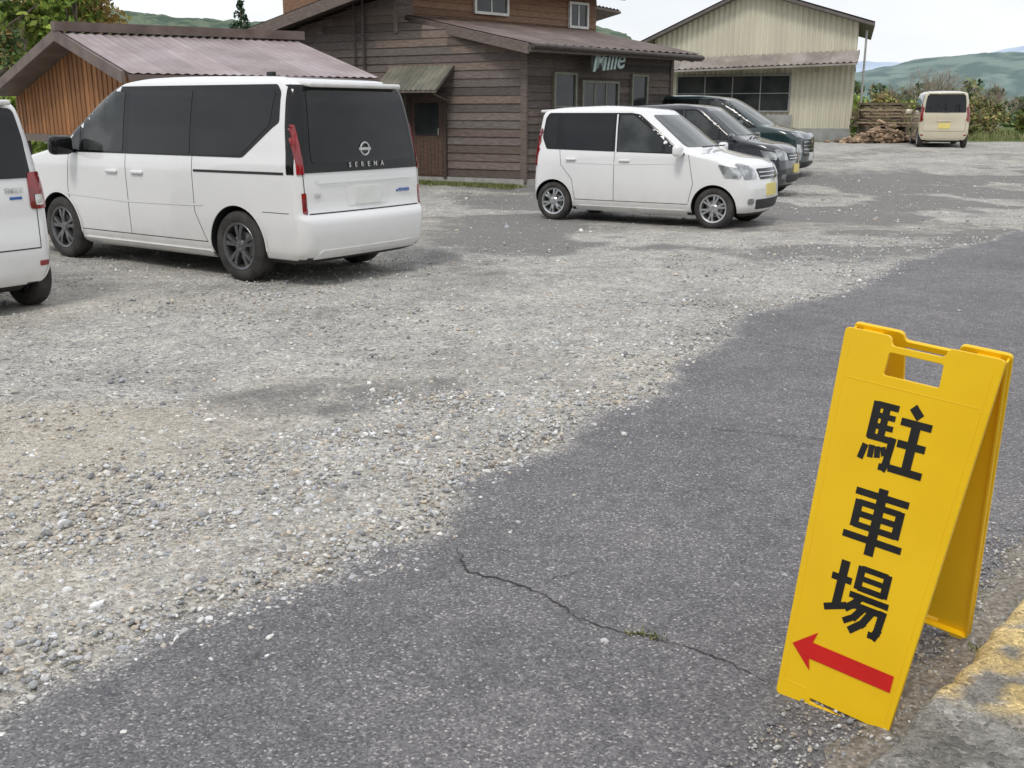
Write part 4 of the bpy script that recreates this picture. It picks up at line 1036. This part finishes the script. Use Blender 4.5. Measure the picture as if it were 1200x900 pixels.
def kei(name,loc,yaw,paint,style,H=1.63,ws=(2.12,1.45),plate=platey,boxy=False):
    k=H/1.63; x0,x1=ws; 
    K=[(.17,-.24,2.85,.64,.10,.28,.02,.12),(.22,-.33,2.95,.70,.12,.30,.03,.14),(.30,-.37,3.0,.728,.13,.30,.04,.15),(.45,-.385,3.015,.737,.13,.30,.04,.16),(.56,-.38,3.01,.738,.12,.3,.04,.16),(.72,-.365,2.985,.739,.11,.3,.04,.17),
       (.84*k,-.36,2.93,.737,.11,.3,.04,.18),(.91*k,-.355,2.80,.733,.11,.3,.04,.2),(.96*k,-.35,2.5,.728,.11,.28,.04,.2),(1.01*k,-.345,x0+.13,.720,.11,.26,.04,.18),(1.06*k,-.34,x0,.712,.11,.24,.04,.18),
       (1.3*k,-.32,x0+(x1-x0)*.50,.675,.11,.22,.04,.16),(1.50*k,-.295,x0+(x1-x0)*.93,.632,.11,.2,.04,.13),(1.56*k,-.27,x1-.05,.61,.12,.2,.04,.1),(1.60*k,-.19,x1-.3,.55,.14,.2,.03,.08),(1.622*k,-.02,x1-.6,.42,.12,.14,.02,.03),(H,.3,x1-.9,.2,.08,.08,0,0)]
    c=Car(name,loc,yaw,K,paint,[(0,.275,.725),(2.455,.275,.725)],.315,rdrop=.05,zr0=1.4*k)
    zb=.985*k; zt=1.50*k
    xa=lambda z: x0+(x1-x0)*((z-1.06*k)/(.5*k))
    c.decal([(xa(zb)-.22,zb-.005),(xa(1.25*k)-.21,1.25*k),(xa(zt)-.22,zt),(xa(zt)-.34,zt+.02),(-.12,zt+.02),(-.17,zt-.05),(-.20,1.18*k),(-.12,zb+.03)],'S',gloss,.003,name='window_surround',rnd=.03)
    g=glass2
    c.decal([(xa(zb)-.30,zb+.02),(xa(zb)-.48,zb+.02),(xa(zb)-.48,zb+.14)],'S',g,.006,name='front_quarter_glass',rnd=.02)
    c.decal([(xa(zb)-.53,zb+.02),(1.02,zb+.015),(1.02,zt-.01),(xa(zt)-.31,zt-.01),(xa(zb)-.53,1.18*k)],'S',g,.006,name='front_door_glass',rnd=.03)
    c.decal([(.94,zb+.015),(.22,zb+.03),(.16,zb+.12),(.13,zt-.02),(.94,zt-.01)],'S',glass,.006,name='rear_door_glass',rnd=.03)
    c.decal([(.06,zb+.08),(-.09,zb+.10),(-.15,1.2*k),(-.12,zt-.06),(.04,zt-.03)],'S',glass,.006,name='rear_quarter_glass',rnd=.03)
    c.line([(1.0,zb),(.98,zt)],'S',paint,w=.022,off=.0075,name='door_pillar_trim')
    c.line([(xa(zb)-.12,.34),(xa(zb)-.06,.6),(xa(zb)-.14,zb-.01)],'S',w=.007); c.line([(.98,zb),(.98,.32)],'S',w=.007)
    c.line([(.10,zb+.06),(.13,.80),(.31,.60),(.36,.32)],'S',w=.007); c.line([(xa(zb)-.12,.32),(.36,.32)],'S',w=.008)
    c.decal([(2.08,.175),(.37,.175),(.37,.24),(2.08,.24)],'S',paint,.012,name='side_sill')
    for x in (1.14,.30):
        for sg in (1,-1): c.rbox((x,sg*.752,.88*k),(.16,.026,.032),paint,.011,'door_handle')
    c.line([(1.9,.86*k),(1.0,.83*k),(.2,.84*k)],'S',paint,w=.018,off=.004,name='body_crease')
    c.decal([(-.60,1.0*k),(.60,1.0*k),(.575,1.3*k),(.54,1.50*k),(-.54,1.50*k),(-.575,1.3*k)],'B',glass,.007,name='rear_window',rnd=.05)
    for sg in (1,-1):
        if boxy:
            c.decal([(sg*.56,.80),(sg*.70,.80),(sg*.69,1.08),(sg*.57,1.08)],'B',redl,.012,res=.03,name='tail_lamp',rnd=.03); c.decal([(sg*.60,.83),(sg*.67,.83),(sg*.66,.91),(sg*.60,.91)],'B',chrome,.018,name='reversing_lamp',rnd=.015)
        else:
            c.decal([(sg*.655,.78),(sg*.71,.78),(sg*.69,1.30),(sg*.65,1.30)],'B',redl,.012,res=.03,name='tail_lamp')
            c.decal([(-.335,.80),(-.27,.82),(-.255,1.20),(-.30,1.22)],'L' if sg>0 else 'R',redl,.010,res=.03,name='tail_lamp_side')
        c.decal([(sg*.58,.36),(sg*.66,.36),(sg*.66,.40),(sg*.58,.40)],'B',redl,.006,name='reflector',rnd=.01)
    c.line([(-.60,.50),(.60,.50)],'B',w=.01); c.line([(-.60,.50),(-.62,.98)],'B',w=.007); c.line([(.60,.50),(.62,.98)],'B',w=.007)
    c.decal([(-.17,.58),(.17,.58),(.17,.745),(-.17,.745)],'B',plate,.012,name='number_plate',rnd=.01)
    c.rbox((-.235,0,1.545*k),(.2,1.02,.04),paint,.016,'roof_spoiler',rot=(0,-.06,0))
    c.rbox((-.375,.02,.80),(.02,.4,.03),paint,.008,'tailgate_handle'); c.rbox((-.355,.1,1.02*k),(.02,.36,.018),plast,.006,'rear_wiper',rot=(.1,0,0))
    c.decal([(-.60,1.07*k),(.60,1.07*k),(.55,1.3*k),(.50,1.49*k),(-.50,1.49*k),(-.55,1.3*k)],'F',glass3,.005,name='windscreen',rnd=.05)
    c.decal([(-.34,.66),(.34,.66),(.38,.80),(-.38,.80)],'F',gloss,.006,name='grille',rnd=.03)
    for z in (.70,.75): c.line([(-.35,z),(.35,z)],'F',chrome,w=.012,off=.012,name='grille_bar')
    c.decal([(-.42,.27),(.42,.27),(.46,.40),(-.46,.40)],'F',plast,.006,name='lower_intake',rnd=.03)
    c.decal([(-.17,.44),(.17,.44),(.17,.60),(-.17,.60)],'F',plate,.018,name='front_plate',rnd=.01)
    for sg in (1,-1):
        c.decal([(sg*.42,.68),(sg*.64,.67),(sg*.67,.86),(sg*.60,.87),(sg*.43,.79)],'F',headl,.012,res=.03,name='head_lamp',rnd=.02)
        c.decal([(2.60,.69),(2.80,.68),(2.82,.80),(2.50,.86)],'L' if sg>0 else 'R',headl,.01,name='head_lamp_side',rnd=.02)
        c.decal([(sg*.50,.34),(sg*.60,.34),(sg*.60,.42),(sg*.50,.42)],'F',headl,.008,name='fog_lamp',rnd=.03)
        c.rbox((x0-.14,sg*.86,1.03*k),(.11,.20,.15),paint,.045,'door_mirror'); c.rbox((x0-.12,sg*.76,.985*k),(.05,.1,.03),gloss,.01,'mirror_arm')
        for wx in (0,2.455):
            c.wheel(wx,sg,.722,.275,.185,.155,style)
            pts=[(wx+.328*math.cos(a),.275+.328*math.sin(a)) for a in np.linspace(-.02,math.pi+.02,20)]
            c.line(pts,'L' if sg>0 else 'R',paint,w=.02,off=.005,name='arch_lip')
    for y in (-.25,.2): c.rbox((x0+.05,y,1.075*k),(.02,.5,.018),plast,.006,'windscreen_wiper',rot=(0,-.5,.08))
    return c
ST_dark=dict(n=5,da=(-.2,.2),w=(.035,.045),mat=dalloy)
ST_sil=dict(n=6,da=(-.17,.17),w=(.028,.03),mat=silver)
ST_st=dict(n=8,da=(0,),w=(.05,.06),mat=silver)
minivan('parked_minivan',(-2.054,10.186,0),2.523,white,ST_dark)
kei('parked_hatchback',(.973,15.774,0),-.549,white,ST_sil)
c=kei('parked_kei_wagon',(-4.34,7.78,0),2.5,white,ST_st,H=1.69,ws=(2.3,1.75),boxy=True)
c.text('SMILE','B',(-.44,.93),.055,silverp,sx=1.1); c.decal([(-.50,.88),(-.40,.88),(-.40,.90),(-.50,.90)],'B',bluel,.005,name='hybrid_badge')
h3=(math.cos(-.5),math.sin(-.5))
fx,fy=5.35,19.7; kei('parked_dark_hatchback',(fx-3.0*h3[0],fy-3.0*h3[1],.0),-.5,darkp,ST_sil,H=1.70)
fx,fy=6.9,24.2; minivan('parked_dark_minivan',(fx-3.88*h3[0],fy-3.88*h3[1],.06),-.5,tealp,ST_dark,badges=False)
kei('parked_beige_wagon',(13.42,32.9,.47),math.radians(74),cream_p,ST_st,H=1.72,ws=(2.3,1.8),boxy=False)

# ------------------------------------------------------------------ the yellow A-frame sign
yel=mat('yellow_plastic',(.92,.58,.006),.36,col2=(.87,.535,.005),nscale=4,coat=.15)
ink=mat('black_ink',(.008,.008,.008),.4,col2=(.014,.014,.014),nscale=20)
redi=mat('red_ink',(.66,.014,.010),.4,col2=(.60,.014,.010),nscale=9)
Wd,Hd=.346,1.002
Rm=(Matrix.Rotation(-.695,4,'Z')@Matrix.Rotation(-.179,4,'X')@Matrix.Rotation(.077,4,'Y'))
a=(Rm@Vector((1,0,0))); b=(Rm@Vector((0,0,1))); n=(Rm@Vector((0,-1,0)))
MS=Matrix(((a.x,b.x,n.x,.703),(a.y,b.y,n.y,2.482),(a.z,b.z,n.z,.006),(0,0,0,1)))
sign=empty('parking_sign_stand',M=MS)
def tp(u,v):
    f=v/Hd; l=.018-.040*f; r=Wd-.028+.050*f; return l+(r-l)*u, v
def plate(outl,holes,mt,name,z0,ext,bev,parentM=None):
    cu=bpy.data.curves.new(name,'CURVE'); cu.dimensions='2D'; cu.fill_mode='BOTH'; cu.extrude=ext; cu.bevel_depth=bev; cu.bevel_resolution=2
    for pts in [outl]+holes:
        sp=cu.splines.new('POLY'); sp.points.add(len(pts)-1)
        for i,p in enumerate(pts): sp.points[i].co=(p[0],p[1],0,1)
        sp.use_cyclic_u=True
    o=bpy.data.objects.new(name,cu); COL.objects.link(o)
    dg=bpy.context.evaluated_depsgraph_get(); me=bpy.data.meshes.new_from_object(o.evaluated_get(dg)); bpy.data.objects.remove(o)
    me.materials.clear(); me.materials.append(mt)
    o=bpy.data.objects.new(name,me); COL.objects.link(o); o.parent=sign
    M=Matrix.Translation((0,0,z0)); o.matrix_basis=(parentM@M) if parentM is not None else M
    return o
def rp(pts,r): return roundpoly([tp(*p) for p in pts],r,5)
def panel(M,pre,hb):
    outer=rp([(0,0),(1,0),(1,Hd),(.675,Hd),(.66,Hd-.024),(.315,Hd-.024),(.30,Hd),(0,Hd)],.012)
    hole=rp([(.30,Hd-hb),(.675,Hd-hb),(.665,Hd-.038),(.31,Hd-.038)],.008)
    slot=rp([(.30,.012),(.93,.012),(.93,.026),(.30,.026)],.005)
    plate(outer,[hole,slot],yel,pre+'_board',-.006,.004,.002,M)
    mb=MB()
    def bx(u0,v0,u1,v1,z0,z1,th=.006):
        p0=Vector(tp(u0,v0));p1=Vector(tp(u1,v1)); d=(p1-p0).normalized(); nn=Vector((-d.y,d.x))*th
        mb.box((p0.x,p0.y,z0),(p1.x-p0.x,p1.y-p0.y,0),(nn.x,nn.y,0),(0,0,z1-z0))
    bx(.995,.006,.995,Hd-.006,-.030,-.008); bx(.022,.006,.022,Hd-.006,-.030,-.008)
    bx(.02,.002,.98,.002,-.030,-.008)
    for u in (.06,.80): bx(u,Hd-.03,u+.14,Hd-.03,-.036,-.0085,.02)
    o=mb.obj(pre+'_flange',[yel],bevel=.0012); o.parent=sign
    o.matrix_basis=M
    mb=MB()
    for u in (.03,.77):
        p0=Vector((*tp(u,Hd-.016),-.036)); p1=Vector((*tp(u+.2,Hd-.016),-.036)); mb.cyl(p0,p1,.011,.011,14)
    for u in (.05,.85):
        p=tp(u,.0); mb.box((p[0],-.006,-.030),(.035,0,0),(0,.012,0),(0,0,.026))
    o=mb.obj(pre+'_hinge_and_feet',[yel]); o.parent=sign; o.matrix_basis=M
th=.554
Mf=Matrix.Identity(4)
Mb=Matrix.Translation((0,Hd-.016,-.040))@Matrix.Rotation(th,4,'X')@Matrix.Translation((0,-(Hd-.016),0))@Matrix.Translation((Wd,0,0))@Matrix.Rotation(math.pi,4,'Y')@Matrix.Translation((0,0,.036))
panel(Mf,'front',.10); panel(Mb,'back',.15)
mb=MB()
def gl(u0,v0,u1,v1,th_=.0022):
    p0=Vector(tp(u0,v0));p1=Vector(tp(u1,v1)); d=(p1-p0).normalized(); nn=Vector((-d.y,d.x))*th_
    mb.box((p0.x-nn.x/2,p0.y-nn.y/2,-.001),(p1.x-p0.x,p1.y-p0.y,0),(nn.x,nn.y,0),(0,0,.0018))
gl(.045,.045,.045,.965);gl(.955,.045,.955,.965);gl(.05,.045,.25,.045);gl(.05,.878,.95,.878)
o=mb.obj('moulded_border',[yel],bevel=.0008); o.parent=sign
K1=[([(10,95),(10,42)],9),([(10,91),(44,91)],8),([(10,76),(42,76)],7),([(10,61),(42,61)],7),([(26,91),(26,46)],8),([(6,45),(45,45),(43,12),(41,6),(33,6)],8),
    ([(6,32),(2,10)],7),([(16,33),(17,15)],6.5),([(25,33),(28,17)],6.5),([(33,34),(38,22)],6),
    ([(64,99),(78,86)],9),([(51,76),(98,76)],9),([(53,45),(96,45)],9),([(48,8),(100,8)],9),([(75,76),(75,8)],10)]
K2=[([(8,86),(92,86)],9),([(17,70),(83,70)],8),([(17,53),(83,53)],8),([(17,36),(83,36)],8),([(17,74),(17,32)],9),([(83,74),(83,32)],9),([(3,18),(97,18)],9),([(50,99),(50,-4)],10.5)]
K3=[([(2,69),(35,69)],9),([(19,97),(19,24)],10),([(1,18),(36,32)],9),([(46,94),(88,94)],7.5),([(46,79),(88,79)],7),([(46,64),(88,64)],7.5),([(46,97),(46,61)],8.5),([(88,97),(88,61)],8.5),
    ([(36,51),(99,51)],8),([(54,50),(46,38),(34,27)],8),([(48,37),(93,37),(91,10),(88,2),(78,2)],8.5),([(62,36),(52,20),(36,8)],8),([(77,36),(66,14),(48,-3)],8)]
def glyph(strokes,cx,cy,w,h,name):
    mb=MB(); zi=0
    for pts,t in strokes:
        P=[Vector((p[0],p[1])) for p in pts]
        for i in range(len(P)-1):
            a_,b_=P[i],P[i+1]; d=(b_-a_).normalized(); horiz=abs(d.x)>.8
            t_=t*(1.18 if horiz else 1.42); nn=Vector((-d.y,d.x))*t_/2
            e0=d*t_*.45 if i>0 else Vector((0,0)); e1=d*t_*.45 if i<len(P)-2 else Vector((0,0))
            q=[a_-e0-nn,b_+e1-nn,b_+e1+nn,a_-e0+nn]
            zi+=1; zz=.0008+zi*.00003
            V=[(cx+(p.x-50)/100*w,cy+(p.y-48)/100*h,zz) for p in q]; mb.add(V,[(0,1,2,3)])
    o=mb.obj(name,[ink],fix=False); o.parent=sign
cxm=lambda v:(tp(0,v)[0]+tp(1,v)[0])/2
glyph(K1,cxm(.745)-.004,.752,.162,.180,'kanji_parking_1'); glyph(K2,cxm(.53)-.002,.536,.162,.172,'kanji_parking_2'); glyph(K3,cxm(.32)-.001,.330,.162,.174,'kanji_parking_3')
mb=MB(); cv=.150; cx=cxm(cv)-.001
ar=[(-.137,0),(-.076,.054),(-.084,.0225),(.134,.0225),(.134,-.0225),(-.084,-.0225),(-.076,-.054)]
mb.add([(cx+p[0],cv+p[1],.0022) for p in ar],[(0,1,2),(0,2,5),(0,5,6),(2,3,4,5)])
o=mb.obj('red_arrow',[redi],fix=False); o.parent=sign
